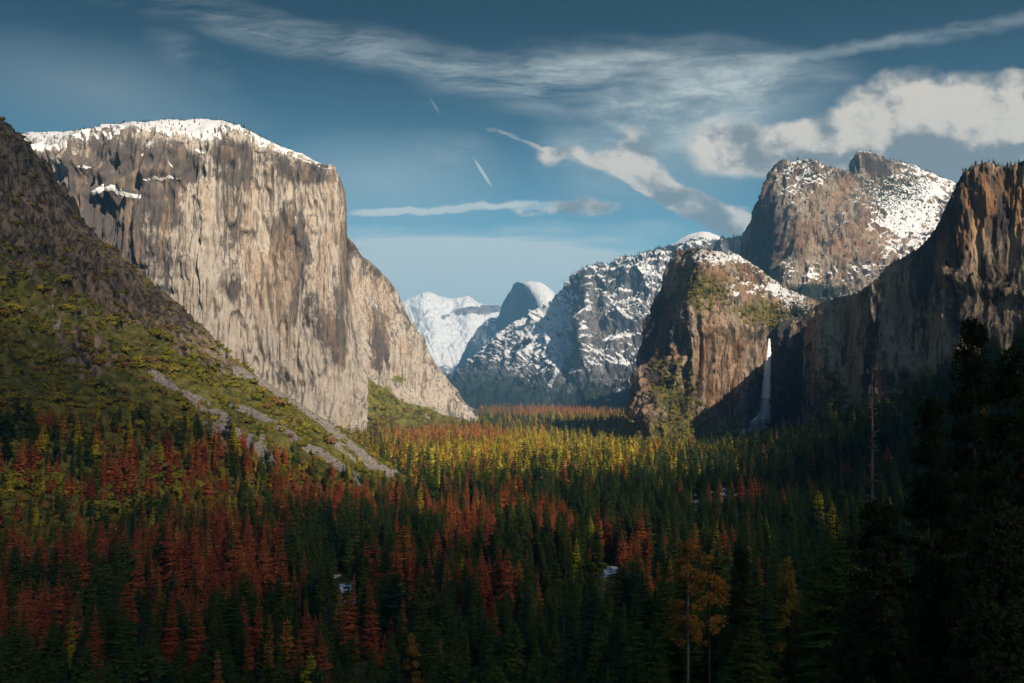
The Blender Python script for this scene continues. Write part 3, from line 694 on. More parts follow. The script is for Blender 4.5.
M_ground = bpy.data.materials.new('forest_floor'); t = NT(M_ground)
pos = t.new('ShaderNodeNewGeometry').outputs['Position']
c = t.mix(t.step(.4, .62, t.noise(pos, 1 / 30, 4, .6)), (0.045, 0.042, 0.016), (0.15, 0.12, 0.038))
c = t.mix(t.step(.50, .58, t.math('ADD', t.math('MULTIPLY', t.noise(pos, 1 / 7, 3, .65), .5), t.math('MULTIPLY', t.attr('snow'), .5))), c, (0.8, 0.8, 0.81))
t.bsdf(c, .95, t.noise(pos, 1 / 4, 3, .6), 1.5, .6, .1)

SNOW_SPOTS = [(345, 588, 7, 5), (338, 578, 4, 4), (697, 505, 2.2, 13), (712, 495, 1.8, 5), (724, 494, 3, 5), (735, 496, 1.8, 4), (1014, 366, 12, 7), (608, 572, 9, 6), (352, 600, 5, 4), (362, 640, 6, 4), (287, 659, 2, 6)]
xs = np.concatenate([np.linspace(-9000, -2400, 40), np.arange(-2380, 2380, 14.0), np.linspace(2400, 9000, 40)])
ys = np.concatenate([np.linspace(-3200, -800, 60), np.arange(-780, 700, 12.0), np.arange(700, 3200, 16.0), np.linspace(3220, 22800, 130)])
GX, GY = np.meshgrid(xs, ys)
GZ = ground_z(GX, GY)
V = np.stack([GX, GY, GZ], -1)
gpx, gpy = proj(V)
sn = np.zeros(GX.shape)
for cx, cy, rx, ry in SNOW_SPOTS: sn = np.maximum(sn, 1.1 * blob(gpx, gpy, cx, cy, rx * 1.4, ry * 1.4))
sn = sn * (GY > 100)
ground = grid_object('ground', V, M_ground, {'snow': sn})
tag(ground, 'dark forest floor across the valley with few snow patches', 'ground', kind='structure')

# ------------------------------------------------------------------ the hillside on the left
M_hill = bpy.data.materials.new('brushy_hillside'); t = NT(M_hill)
pos = t.new('ShaderNodeNewGeometry').outputs['Position']
n1 = t.noise(pos, 1 / 14, 4, .65); n2 = t.noise(pos, 1 / 60, 4, .6); n3 = t.noise(pos, 1 / 3.5, 3, .6)
soil = t.mix(t.step(.35, .65, n1), (0.045, 0.052, 0.014), (0.145, 0.13, 0.034))
rock = t.mix(t.step(.36, .64, t.noise(t.mapv(pos, (1 / 9, 1 / 9, 1 / 30)), 1, 4, .65)), (0.030, 0.025, 0.022), (0.20, 0.15, 0.108))
talus = t.mix(t.step(.35, .65, t.noise(pos, 1 / 3, 4, .7)), (0.09, 0.08, 0.07), (0.30, 0.26, 0.23))
c = t.mix(t.step(.46, .56, t.math('ADD', t.math('MULTIPLY', n1, .5), t.math('MULTIPLY', t.attr('rock'), .5))), soil, rock)
c = t.mix(t.step(.46, .54, t.math('ADD', t.math('MULTIPLY', n1, .35), t.math('MULTIPLY', t.attr('talus'), .65))), c, talus)
t.bsdf(c, .95, t.math('ADD', n1, t.math('MULTIPLY', n3, .5)), 4, .8, .1)
hx, hy = np.meshgrid(np.arange(-2500, 60, 3.2), np.arange(640, 2700, 5.0))
HZ = hill_z(hx, hy)
V = np.stack([hx, hy, np.maximum(HZ, FLOOR - 25)], -1)
hpx, hpy = proj(V)
TALUS = [([(152, 371), (168, 384), (186, 394), (208, 404), (238, 430), (262, 452)], 5, 1.0), ([(215, 428), (240, 440), (270, 462)], 12, .85), ([(238, 372), (262, 383), (300, 405), (330, 428), (352, 446), (372, 462), (398, 478)], 5.5, 1.1),
         ([(232, 405), (262, 418), (285, 430), (306, 445), (325, 455), (345, 470), (362, 482)], 4.5, 1.1), ([(330, 440), (352, 458), (385, 474)], 4, .9), ([(190, 398), (205, 410)], 4, .9), ([(52, 302), (60, 318), (56, 330)], 3, .6), ([(128, 320), (150, 330)], 5, .5), ([(207, 318), (224, 332), (222, 362)], 3, .7)]
tal = np.zeros(hx.shape)
nz = fbm(hx / 25, hy / 25, HZ / 25, 4, 221)
for pts, w, a in TALUS: tal = np.maximum(tal, a * np.exp(-(seg_dist(hpx, hpy, pts) / w) ** 2))
tal = tal * .9 + 1.5 * (nz - .5)
n = normals(V)
steep = sstep(0.86, 0.6, np.abs(n[..., 2]))
_, hd, hb = hill_height(hx, hy)
rk = .75 * sstep(330, 250, hpy + (hpx - 90) * -0.55) * (hpx < 240) + .35 * steep + .8 * (nz - .5) + .8 * blob(hpx, hpy, 145, 290, 30, 9, 28) + .7 * blob(hpx, hpy, 205, 325, 16, 6, 20) + .8 * blob(hpx, hpy, 218, 355, 6, 8) + .5 * blob(hpx, hpy, 85, 352, 28, 20)
hill = grid_object('hill', V, M_hill, {'rock': np.clip(rk, 0, 1.3), 'talus': np.clip(tal, 0, 1.3)})
tag(hill, 'brush-covered talus hillside with pale rock slides falling from upper left', 'hill', kind='structure')

# ------------------------------------------------------------------ light, sky, air
SUN_EL, SUN_AZ = R(31.0), R(152.0)     # azimuth clockwise from straight ahead (+Y)
sd = Vector((math.sin(SUN_AZ) * math.cos(SUN_EL), math.cos(SUN_AZ) * math.cos(SUN_EL), math.sin(SUN_EL)))
sun_d = bpy.data.lights.new('sun', 'SUN'); sun_d.energy = 5.0; sun_d.angle = R(0.5); sun_d.color = (1.0, 0.86, 0.68)
sun = bpy.data.objects.new('sun', sun_d); COL.objects.link(sun)
sun.rotation_euler = sd.to_track_quat('Z', 'Y').to_euler(); sun.location = sd * 3000

world = bpy.data.worlds.new('World'); scene.world = world
t = NT(world)
gen = t.new('ShaderNodeTexCoord').outputs['Generated']
sky = t.new('ShaderNodeTexSky', sky_type='NISHITA'); sky.sun_disc = False
sky.sun_elevation = SUN_EL; sky.sun_rotation = SUN_AZ; sky.altitude = 1300; sky.air_density = 1.0; sky.dust_density = 0.6; sky.ozone_density = 2.0
xyz = t.new('ShaderNodeSeparateXYZ'); t.l.new(gen, xyz.inputs[0])
dx, dy, dz = xyz.outputs
ysafe = t.math('MAXIMUM', dy, 0.08)
u = t.math('DIVIDE', dx, ysafe); v = t.math('DIVIDE', dz, ysafe)
uvn = t.new('ShaderNodeCombineXYZ'); t.l.new(u, uvn.inputs[0]); t.l.new(v, uvn.inputs[1]); uv = uvn.outputs[0]
def uvp(px, py):
    p = P(px, py, 1.0); return float(p[0]), float(p[2])
def warp(vec, amp, scale, detail=4):
    n = t.new('ShaderNodeTexNoise'); t.l.new(vec, n.inputs['Vector']); n.inputs['Scale'].default_value = scale; n.inputs['Detail'].default_value = detail
    return t.vmath('ADD', vec, t.vmath('SCALE', t.vmath('SUBTRACT', n.outputs['Color'], (0.5, 0.5, 0.5)), scale=amp))
uvw = warp(uv, 0.03, 9); uvs = warp(uv, 0.012, 45, 3)
def ell(vec, cx, cy, rx, ry, rot=0.0):
    """soft ellipse of the sky, 1 in the middle"""
    x, y = uvp(cx, cy)
    m = t.new('ShaderNodeMapping', vector_type='TEXTURE'); t.l.new(vec, m.inputs[0])
    m.inputs['Location'].default_value = (x, y, 0); m.inputs['Rotation'].default_value = (0, 0, R(rot)); m.inputs['Scale'].default_value = (rx / F, ry / F, 1)
    return t.math('SUBTRACT', 1.0, t.vmath('LENGTH', m.outputs[0]), clamp=True)
def add(*a):
    r = a[0]
    for b in a[1:]: r = t.math('ADD', r, b)
    return r
def mul(a, b): return t.math('MULTIPLY', a, b)
# wisps: streaky noise along the high wind
wis1 = t.noise(t.mapv(uvw, (6, 30, 1), rot=(0, 0, R(12))), 1.0, 9, .68, .25)
wis2 = t.noise(t.mapv(uvw, (9, 26, 1), rot=(0, 0, R(-20)), loc=(3, 1, 0)), 1.0, 9, .68, .3)
wis3 = t.noise(t.mapv(uv, (4, 34, 1), loc=(1, 7, 0)), 1.0, 6, .6, .3)
puff = t.noise(t.mapv(uvs, (17, 24, 1)), 1.0, 9, .62, .2)
puff2 = t.noise(t.mapv(uvs, (9, 12, 1), loc=(5, 2, 0)), 1.0, 8, .6, .2)
# high cirrus
cir = add(mul(ell(uvw, 250, 25, 190, 26, -12), .75), mul(ell(uvw, 400, 52, 150, 28, -11), .85), mul(ell(uvw, 530, 80, 130, 42, -4), 1.0), mul(ell(uvw, 650, 62, 190, 34, 0), .8))
fib = add(.35, mul(t.noise(t.mapv(uvw, (14, 120, 1), rot=(0, 0, R(9))), 1.0, 5, .6, .2), 1.25)); fib2 = add(.35, mul(t.noise(t.mapv(uvw, (16, 90, 1), rot=(0, 0, R(-22))), 1.0, 5, .6, .2), 1.25))
cir = mul(mul(mul(cir, 1.5), t.step(.34, .72, wis1)), fib)
cir2 = add(mul(ell(uvw, 660, 115, 150, 75, 20), 1.1), mul(ell(uvw, 760, 85, 120, 40, 10), .8), mul(ell(uvw, 190, 58, 60, 22, -25), .5), mul(ell(uvw, 440, 155, 60, 26, 0), .55))
cir2 = mul(mul(mul(cir2, 1.5), t.step(.36, .74, wis2)), fib2)
trail = add(mul(ell(uvs, 860, 47, 130, 9, 11), 1.0), mul(ell(uvs, 980, 28, 120, 11, 11), .9), mul(ell(uvs, 690, 57, 150, 8, 1), .8))
trail = mul(trail, t.step(.25, .7, wis1))
line = add(mul(t.step(0, .55, ell(uvs, 445, 209, 110, 5.0, 3.5)), 1.1), mul(t.step(0, .5, ell(uvs, 385, 212, 48, 4.5, 3)), .8), mul(t.step(0, .6, ell(uvs, 540, 205, 70, 6, 2)), .7), mul(t.step(0, .6, ell(uv, 483, 173, 21, 2.2, -58)), 1.0), mul(t.step(0, .6, ell(uv, 435, 106, 12, 1.8, -58)), .3))
line = mul(line, t.step(.1, .45, puff))
# low veil over the horizon
uvl = warp(uv, 0.075, 4, 5)
low = add(mul(ell(uvl, 430, 268, 330, 42, 1), 1.2), mul(ell(uvl, 500, 235, 200, 14, 3), .5), mul(ell(uvl, 390, 300, 160, 24, 0), .8), mul(ell(uvl, 600, 272, 160, 16, 0), .5))
low = mul(mul(low, 2.5), t.step(.25, .62, wis3))
veil = add(mul(ell(uvw, 380, 180, 150, 60, 0), .32), mul(ell(uvw, 100, 90, 200, 60, -15), .2), mul(ell(uvw, 700, 130, 180, 80, 15), .4))
# cumulus
cu = add(mul(ell(uvs, 628, 152, 34, 34, -40), 1.4), mul(ell(uvs, 650, 178, 44, 22, -30), 1.3), mul(ell(uvs, 700, 208, 66, 20, -24), 1.5), mul(ell(uvs, 735, 222, 30, 24, 0), 1.1),
         mul(ell(uvs, 590, 160, 44, 11, -22), .8), mul(ell(uvs, 549, 158, 22, 13, 10), .9), mul(ell(uvs, 585, 206, 46, 14, 0), .95), mul(ell(uvs, 528, 211, 36, 9, 0), .8), mul(ell(uvs, 660, 190, 120, 14, -27), .9), mul(ell(uvs, 520, 140, 70, 5, -22), .5))
cu = mul(mul(cu, 1.4), t.step(.30, .62, puff))
big = add(mul(ell(uvs, 905, 118, 80, 62, 0), 1.5), mul(ell(uvs, 985, 128, 80, 70, 0), 1.6), mul(ell(uvs, 940, 165, 180, 52, 0), 1.6), mul(ell(uvs, 775, 152, 95, 34, 6), 1.15), mul(ell(uvs, 830, 140, 100, 36, 10), 1.1), mul(ell(uvs, 720, 140, 70, 40, 20), .7), mul(ell(uvs, 1060, 130, 90, 80, 0), 1.5))
big = t.step(.10, .56, t.math('SUBTRACT', t.math('MULTIPLY', big, add(.62, mul(puff2, .9))), mul(t.math('SUBTRACT', .60, puff), .85)))
wl = add(mul(cir, .50), mul(cir2, .52), mul(trail, .42), mul(line, .62), mul(low, .85), veil)
wl = t.math('MINIMUM', wl, .85)
heavy = t.math('MINIMUM', add(mul(t.step(.1, .75, cu), .85), mul(big, .92)), .95)
front = t.step(0.05, 0.25, dy)
wl = mul(wl, front); heavy = mul(heavy, front)
SKYK = 0.078
el = dz
tint = t.mix(t.step(-0.02, 0.38, el), (0.74, 1.08, 0.95), (0.030, 0.092, 0.105))
tint = t.mix(t.step(0.42, 0.75, el), tint, (1.0, 1.0, 1.0))
skyc = t.mix(1.0, sky.outputs[0], tint, 'MULTIPLY')
wcol = (5.4, 5.9, 5.7)
c = t.mix(wl, skyc, wcol)
lump = t.noise(t.mapv(uvs, (15, 19, 1), loc=(9, 4, 0)), 1.0, 7, .56, .1); lump2 = t.noise(t.mapv(uvs, (15, 19, 1), loc=(9 - .2, 4 - .36, 0)), 1.0, 7, .56, .1)
relief = mul(t.math('SUBTRACT', lump, lump2), 1.7)
shade = t.step(.15, .85, add(.58, mul(relief, 1.8), mul(t.math('SUBTRACT', puff2, .5), .9), mul(ell(uv, 960, 190, 190, 70, 0), -.85), mul(ell(uv, 900, 112, 90, 40, 0), .30), mul(ell(uv, 990, 112, 70, 40, 0), .25), mul(ell(uv, 900, 150, 120, 40, 0), -.25)))
hcol = t.mix(shade, (2.0, 2.2, 2.25), (6.6, 5.9, 5.0))
c = t.mix(heavy, c, hcol)
bg = t.new('ShaderNodeBackground'); t.l.new(c, bg.inputs[0]); bg.inputs[1].default_value = SKYK
wo = t.new('ShaderNodeOutputWorld'); t.l.new(bg.outputs[0], wo.inputs[0])

# the air of the valley
def box_mesh(name, a, b):
    v = [(x, y, z) for z in (a[2], b[2]) for y in (a[1], b[1]) for x in (a[0], b[0])]
    return poly_mesh(name, v, [(0, 2, 3, 1), (4, 5, 7, 6), (0, 1, 5, 4), (2, 6, 7, 3), (0, 4, 6, 2), (1, 3, 7, 5)], [])
M_haze = bpy.data.materials.new('haze_air'); t = NT(M_haze)
vol = t.new('ShaderNodeVolumePrincipled'); vol.inputs['Color'].default_value = (0.24, 0.60, 1.0, 1); vol.inputs['Density'].default_value = 4.0e-5; vol.inputs['Anisotropy'].default_value = 0.0
o_ = t.new('ShaderNodeOutputMaterial'); t.l.new(vol.outputs[0], o_.inputs['Volume'])
hz = bpy.data.objects.new('haze', box_mesh('haze', (-9300, -3500, FLOOR - 27), (9300, 23200, 2150))); COL.objects.link(hz)
hz.data.materials.append(M_haze)
tag(hz, 'pale blue haze filling the air of the valley', 'haze', kind='stuff')

# unseen cloud bank added to shade the valley; its thickness sets the sun share
SH = np.array([sd.x, sd.y]) / math.tan(SUN_EL) / math.hypot(sd.x, sd.y)
def to_floor(p):
    k = p[..., 2] - FLOOR
    return np.stack([p[..., 0] - SH[0] * k, p[..., 1] - SH[1] * k], -1)
def floor_pt(px, py):
    d = P(px, py, 1.0); return d * (FLOOR / d[2])
SUNLIT = [(F_, T) for F_, T in (
    [(floor_pt(*a), T) for a, T in (((430, 440), 1), ((500, 440), 1), ((560, 450), 1), ((500, 460), 1), ((450, 468), .95), ((570, 470), .7), ((620, 455), .9), ((680, 440), .9), ((740, 450), .75), ((680, 475), .62), ((600, 478), .75), ((480, 490), .5), ((540, 495), .4), ((400, 500), .42), ((480, 525), .46), ((560, 540), .3), ((420, 550), .26),
        ((480, 590), .12), ((300, 560), .18), ((480, 640), .05), ((500, 683), .02), ((200, 610), .15), ((100, 600), .13), ((20, 620), .05), ((200, 680), .02), ((700, 520), .2), ((620, 600), .13), ((700, 600), .34), ((700, 660), .2), ((790, 600), .16), ((413, 655), .13), ((800, 540), .07), ((850, 620), .02), ((950, 600), .02), ((820, 480), .15), ((560, 417), 1), ((520, 412), 1), ((1000, 683), .02))] +
    [(P(a, b, c), T) for a, b, c, T in ((330, 430, 1450, 1), (250, 390, 1440, .95), (370, 465, 1430, .95), (210, 350, 1450, 1), (190, 400, 1350, .7), (150, 380, 1380, .42), (280, 450, 1300, .9), (220, 440, 1270, .45), (120, 330, 1450, .25), (60, 300, 1500, .13), (20, 200, 1700, .14), (100, 240, 1640, .26), (150, 290, 1570, .7), (60, 400, 1250, .14), (140, 430, 1220, .22), (0, 450, 1150, .08), (200, 480, 1200, .22), (330, 490, 1300, .4),
        (848, 330, 2030, .9), (893, 300, 1890, .8), (980, 220, 1650, .85), (1010, 200, 1620, .7), (940, 280, 1690, .7), (1000, 330, 1580, .25), (910, 350, 1740, .3), (900, 420, 1400, .06), (1000, 390, 1100, .02), (850, 430, 1700, .10), (780, 440, 2200, .35))])]
QS = np.array([to_floor(np.asarray(p, float)) for p, _ in SUNLIT]); TS = -np.log(np.array([T for _, T in SUNLIT])) 
def optical(x, y):
    w = 1.0 / (((x[..., None] - QS[:, 0]) ** 2 + (y[..., None] - QS[:, 1]) ** 2) / 1e4 + 0.25) ** 1.6
    return (w * TS).sum(-1) / w.sum(-1)
cx_, cy_ = np.meshgrid(np.arange(-2600, 2700, 40.0), np.arange(-600, 4300, 40.0))
tau = optical(cx_, cy_)
tau *= (.75 + .5 * fbm(cx_ / 260, cy_ / 260, 0 * cx_, 4, 401))
tau = np.maximum(tau - .08, 0) * sstep(4200, 2600, cy_)
CLOUD_Z = 2700.0; SIG = 0.012
kk = CLOUD_Z - FLOOR
thick = tau * math.sin(SUN_EL) / SIG
bxx, byy = cx_ + SH[0] * kk, cy_ + SH[1] * kk
edge = np.zeros(tau.shape, bool); edge[[0, -1]] = True; edge[:, [0, -1]] = True
thick = np.where(edge, 0, thick) + .6
Vb = np.stack([bxx, byy, CLOUD_Z - thick * .35], -1); Vt = np.stack([bxx, byy, CLOUD_Z + thick * .65], -1)
nr, nc = tau.shape; ii = np.arange(nr * nc).reshape(nr, nc)
qb = np.stack([ii[:-1, :-1], ii[1:, :-1], ii[1:, 1:], ii[:-1, 1:]], -1).reshape(-1, 4); qt = qb[:, ::-1] + nr * nc
ring = np.concatenate([ii[0, :], ii[1:, -1], ii[-1, -2::-1], ii[-2:0:-1, 0]]); nx_ = np.roll(ring, -1)
qs = np.stack([ring, nx_, nx_ + nr * nc, ring + nr * nc], -1)
M_added_cloud = bpy.data.materials.new('added_cloud_vapour'); t = NT(M_added_cloud)
vol = t.new('ShaderNodeVolumePrincipled'); vol.inputs['Color'].default_value = (.95, .96, 1, 1); vol.inputs['Density'].default_value = SIG
o_ = t.new('ShaderNodeOutputMaterial'); t.l.new(vol.outputs[0], o_.inputs['Volume'])
cl_me = poly_mesh('added_clouds', np.concatenate([Vb.reshape(-1, 3), Vt.reshape(-1, 3)]).tolist(), [tuple(q) for q in np.concatenate([qb, qt, qs]).tolist()], [M_added_cloud], smooth=True)
cl_o = bpy.data.objects.new('added_clouds', cl_me); COL.objects.link(cl_o)
tag(cl_o, 'unseen grey cloud bank added overhead to shade the near valley', 'cloud', kind='stuff')

scene.view_settings.view_transform = 'Standard'; scene.view_settings.look = 'None'
scene.view_settings.exposure = 0.65; scene.view_settings.gamma = 1.0; scene.view_settings.use_curve_mapping = False
scene.cycles.max_bounces = 4; scene.cycles.diffuse_bounces = 2; scene.cycles.volume_bounces = 0
scene.cycles.use_denoising = True
scene.cycles.use_adaptive_sampling = True; scene.cycles.adaptive_threshold = 0.02
# ------------------------------------------------------------------ vegetation
def leaf_material(name, c1, c2, c3=None, soft=1.2):
    m = bpy.data.materials.new(name); t = NT(m)
    rnd = t.new('ShaderNodeObjectInfo').outputs['Random']
    pos = t.new('ShaderNodeNewGeometry').outputs['Position']
    rp = t.new('ShaderNodeNewGeometry').outputs['Random Per Island']
    k = t.math('ADD', t.math('MULTIPLY', rnd, .65), t.math('MULTIPLY', rp, .35))
    c = t.mix(k, c1, c2)
    if c3: c = t.mix(t.math('GREATER_THAN', rnd, .8), c, c3)
    oc = t.new('ShaderNodeTexCoord').outputs['Object']
    nv = t.vmath('ADD', t.vmath('MULTIPLY', oc, (1, 1, 0)), (0, 0, soft))
    vt = t.new('ShaderNodeVectorTransform', vector_type='NORMAL', convert_from='OBJECT', convert_to='WORLD'); t.l.new(nv, vt.inputs[0])
    gn = t.new('ShaderNodeNewGeometry').outputs['Normal']
    nn = t.vmath('NORMALIZE', t.vmath('ADD', t.vmath('NORMALIZE', vt.outputs[0]), t.vmath('SCALE', gn, scale=.55)))
    d = t.new('ShaderNodeBsdfDiffuse'); t.l.new(c, d.inputs[0]); t.l.new(nn, d.inputs['Normal'])
    tr = t.new('ShaderNodeBsdfTranslucent'); t.l.new(c, tr.inputs[0])
    mx = t.new('ShaderNodeMixShader'); mx.inputs[0].default_value = 0.25
    t.l.new(d.outputs[0], mx.inputs[1]); t.l.new(tr.outputs[0], mx.inputs[2])
    o = t.new('ShaderNodeOutputMaterial'); t.l.new(mx.outputs[0], o.inputs[0])
    return m
L_green = leaf_material('needles_green', (0.050, 0.095, 0.022), (0.13, 0.16, 0.032), (0.035, 0.08, 0.036))
L_olive_lit = leaf_material('needles_olive_lit', (0.46, 0.42, 0.032), (0.68, 0.52, 0.05), (0.66, 0.33, 0.045))  # brighter than real needles, standing in for sunlight on the valley pool
L_red = leaf_material('needles_rust', (0.42, 0.10, 0.042), (0.58, 0.19, 0.06), (0.32, 0.08, 0.045))
L_mauve = leaf_material('twigs_mauve', (0.10, 0.065, 0.06), (0.15, 0.10, 0.08))
L_orange = leaf_material('needles_orange', (0.48, 0.20, 0.045), (0.58, 0.28, 0.06))
L_yellow = leaf_material('needles_yellow', (0.40, 0.24, 0.05), (0.46, 0.20, 0.04))
L_bush = leaf_material('brush_leaves', (0.11, 0.12, 0.018), (0.34, 0.27, 0.04), (0.20, 0.12, 0.04), soft=.5)
L_dark = leaf_material('needles_dark', (0.035, 0.05, 0.022), (0.07, 0.08, 0.035))
def bark_material(name, a, b):
    m = bpy.data.materials.new(name); t = NT(m)
    oc = t.new('ShaderNodeTexCoord').outputs['Object']
    n = t.noise(t.mapv(oc, (3, 3, .6)), 1.0, 4, .6)
    t.bsdf(t.mix(t.step(.35, .65, n), a, b), .95, n, .05, .8, .1)
    return m
B_bark = bark_material('bark_brown', (0.045, 0.033, 0.026), (0.11, 0.08, 0.06))
B_pale = bark_material('bark_pale', (0.20, 0.15, 0.12), (0.34, 0.27, 0.22))
B_grey = bark_material('bark_grey', (0.11, 0.085, 0.075), (0.24, 0.19, 0.17))
B_rust = bark_material('bark_rust', (0.10, 0.045, 0.03), (0.20, 0.09, 0.055))

def tube(vs, fs, pts, rads, n=6):
    """tapered tube along points, appended to verts/faces"""
    base = len(vs); pts = [Vector(p) for p in pts]
    for i, p in enumerate(pts):
        d = (pts[min(i + 1, len(pts) - 1)] - pts[max(i - 1, 0)]).normalized()
        a = d.orthogonal().normalized(); b = d.cross(a)
        for k in range(n):
            w = 2 * math.pi * k / n
            vs.append(p + (a * math.cos(w) + b * math.sin(w)) * rads[i])
    for i in range(len(pts) - 1):
        for k in range(n):
            fs.append((base + i * n + k, base + i * n + (k + 1) % n, base + (i + 1) * n + (k + 1) % n, base + (i + 1) * n + k))
    fs.append(tuple(base + k for k in range(n))[::-1]); fs.append(tuple(base + (len(pts) - 1) * n + k for k in range(n)))

def diamond(vs, fs, a, b, w, up):
    d = b - a; s = d.cross(up)
    if s.length < 1e-6: s = Vector((1, 0, 0))
    s = s.normalized() * w; m = a + d * 0.45
    i = len(vs); vs += [a, m + s - up * 0.12 * w, b, m - s - up * 0.12 * w]
    fs.append((i, i + 1, i + 2, i + 3))

def conifer(rs, H, R0, levels, per, lod, z0=0.10, droop=0.35, power=0.9, ragged=0.25, gap=0.0):
    vs, fs = [], []
    UP = Vector((0, 0, 1))
    for li in range(levels):
        q = (li + rs.random() * .6) / levels
        z = H * (z0 + (1 - z0) * q)
        Rz = R0 * ((1 - q) ** power * .97 + .03) * (1 - ragged * rs.random())
        if q < .12: Rz *= .55 + 3.5 * q
        a0 = rs.random() * 6.28
        for k in range(per):
            if rs.random() < gap: continue
            a = a0 + 6.283 * k / per + rs.uniform(-.35, .35)
            L = Rz * rs.uniform(.7, 1.12)
            dr = Vector((math.cos(a), math.sin(a), 0)); sl = droop * (1 - q) - .35 * q + rs.uniform(-.15, .15)
            A = Vector((0, 0, z)) + dr * L * .05; B = Vector((0, 0, z - sl * L)) + dr * L
            if lod == 0:
                side = dr.cross(UP)
                n = 5
                for j in range(n):
                    f = (j + .6) / n; p = A.lerp(B, f) + UP * (.10 * L * math.sin(f * 3.14))
                    for sg in (-1, 1):
                        ll = L * (.42 * (1 - f) + .16) * rs.uniform(.7, 1.2)
                        tip = p + side * sg * ll * .8 + dr * ll * .65 - UP * ll * rs.uniform(.05, .35)
                        diamond(vs, fs, p, tip, ll * .26, (UP + dr * rs.uniform(-.4, .4)).normalized())
                diamond(vs, fs, A.lerp(B, .45), B + dr * .1 * L, L * .10, UP)
            elif lod == 1:
                side = dr.cross(UP)
                diamond(vs, fs, A, B, L * .26, (UP + side * rs.uniform(-.5, .5)).normalized())
                for sg in (-1, 1):
                    p = A.lerp(B, rs.uniform(.35, .55)); tip = p + side * sg * L * .42 + dr * L * .35 - UP * L * rs.uniform(.0, .3)
                    diamond(vs, fs, p, tip, L * .16, (UP + dr * rs.uniform(-.5, .5)).normalized())
            else:
                diamond(vs, fs, A, B, L * .52, (UP + dr.cross(UP) * rs.uniform(-.7, .7)).normalized())
    # leader
    top = Vector((0, 0, H)); diamond(vs, fs, Vector((0, 0, H * .9)), top + Vector((0, 0, H * .015)), H * .008, Vector((1, 0, 0))); diamond(vs, fs, Vector((0, 0, H * .9)), top, H * .008, Vector((0, 1, 0)))
    return vs, fs

def trunk_geo(H, r, n=6, lean=0.0):
    vs, fs = [], []
    tube(vs, fs, [(0, 0, -3), (lean * .2, 0, H * .35), (lean * .6, 0, H * .7), (lean, 0, H * .985)], [r, r * .72, r * .42, r * .06], n)
    return vs, fs

def bush_geo(rs, n, r, h, size):
    vs, fs = [], []
    lumps = [(Vector((rs.uniform(-.55, .55) * r, rs.uniform(-.55, .55) * r, h * rs.uniform(.25, .6))), r * rs.uniform(.45, .75)) for _ in range(4)]
    for _ in range(n):
        c, lr = rs.choice(lumps)
        d = Vector((rs.gauss(0, 1), rs.gauss(0, 1), rs.gauss(.25, .8))).normalized()
        p = c + Vector((d.x * lr, d.y * lr, d.z * lr * .85)) * rs.uniform(.75, 1.05)
        if p.z < -0.3: p.z = rs.uniform(-.2, .4)
        t1 = Vector((rs.gauss(0, 1), rs.gauss(0, 1), rs.gauss(0, 1))).cross(d).normalized()
        diamond(vs, fs, p - t1 * size, p + t1 * size, size * .8, (d + Vector((rs.uniform(-.4, .4), rs.uniform(-.4, .4), rs.uniform(-.3, .5)))).normalized())
    return vs, fs

def join(a, b):
    o = len(a[0]); n1 = len(a[1])
    return a[0] + b[0], a[1] + [tuple(i + o for i in f) for f in b[1]], [0] * n1 + [1] * len(b[1])

rs = random.Random(5)
# kinds: name -> (leaf, bark, shape variants); every shape is drawn for a 30 m tree
KINDS = {}
def variants(kind, leaf, bark, specs):
    KINDS[kind] = []
    for sp in specs:
        d = dict(H=30.0, R0=4.2, z0=.08, droop=.35, power=.74, ragged=.3, gap=0.0); d.update(sp)
        d1 = dict(d); d1['R0'] *= 1.18
        near = conifer(rs, levels=34, per=9, lod=0, **d1)
        mid = conifer(rs, levels=24, per=8, lod=1, **d1)
        d2 = dict(d); d2['R0'] *= 1.25; far = conifer(rs, levels=14, per=6, lod=2, **d2)
        tk = trunk_geo(30 * .97, .42)
        KINDS[kind].append(dict(crown=poly_mesh('crown', *near, [leaf]), trunk=poly_mesh('trunk', *tk, [bark], smooth=True), mid=(mid, tk), far=(far, trunk_geo(29, .4, 4)), leaf=leaf, bark=bark))
variants('green', L_green, B_bark, [dict(R0=5.4), dict(R0=6.4, droop=.5, ragged=.4), dict(R0=4.8, power=.8, z0=.15), dict(R0=6.8, power=1.05, ragged=.45, gap=.08), dict(R0=5.2, power=.46, ragged=.5, gap=.1, z0=.3, droop=.1), dict(R0=4.2, power=.6, z0=.05)])
variants('olive', L_olive_lit, B_bark, [dict(R0=6.0, ragged=.4), dict(R0=6.4, power=.75, ragged=.45, z0=.12)])
variants('rust', L_red, B_rust, [dict(R0=5.2, ragged=.4, gap=.05), dict(R0=6.0, droop=.5, ragged=.4, gap=.05), dict(R0=4.6, power=.8, z0=.2, ragged=.45, gap=.12)])
variants('orange', L_orange, B_rust, [dict(R0=5.8, ragged=.4), dict(R0=5.2, power=.66, ragged=.4)])
variants('mauve', L_mauve, B_grey, [dict(R0=3.0, ragged=.6, gap=.35, z0=.2)])

LIB = bpy.data.collections.new('seedlings')                 # shapes for the uncountable rest of the woods
LIBX = bpy.data.collections.new('brush_shapes')
IDX = {}
for lod in ('mid', 'far'):
    for kd in KINDS:
        for i, vv in enumerate(KINDS[kd]):
            vs, fs, mi = join(*vv[lod])
            me = poly_mesh('stand', vs, fs, [vv['leaf'], vv['bark']], mi)
            o = bpy.data.objects.new('%03d' % len(IDX), me); LIB.objects.link(o); IDX[(lod, kd, i)] = len(IDX)
for i in range(4):
    vs, fs = bush_geo(rs, 150, 1.0, 1.0, .17)
    LIBX.objects.link(bpy.data.objects.new('%03d' % i, poly_mesh('brush', vs, fs, [L_bush])))

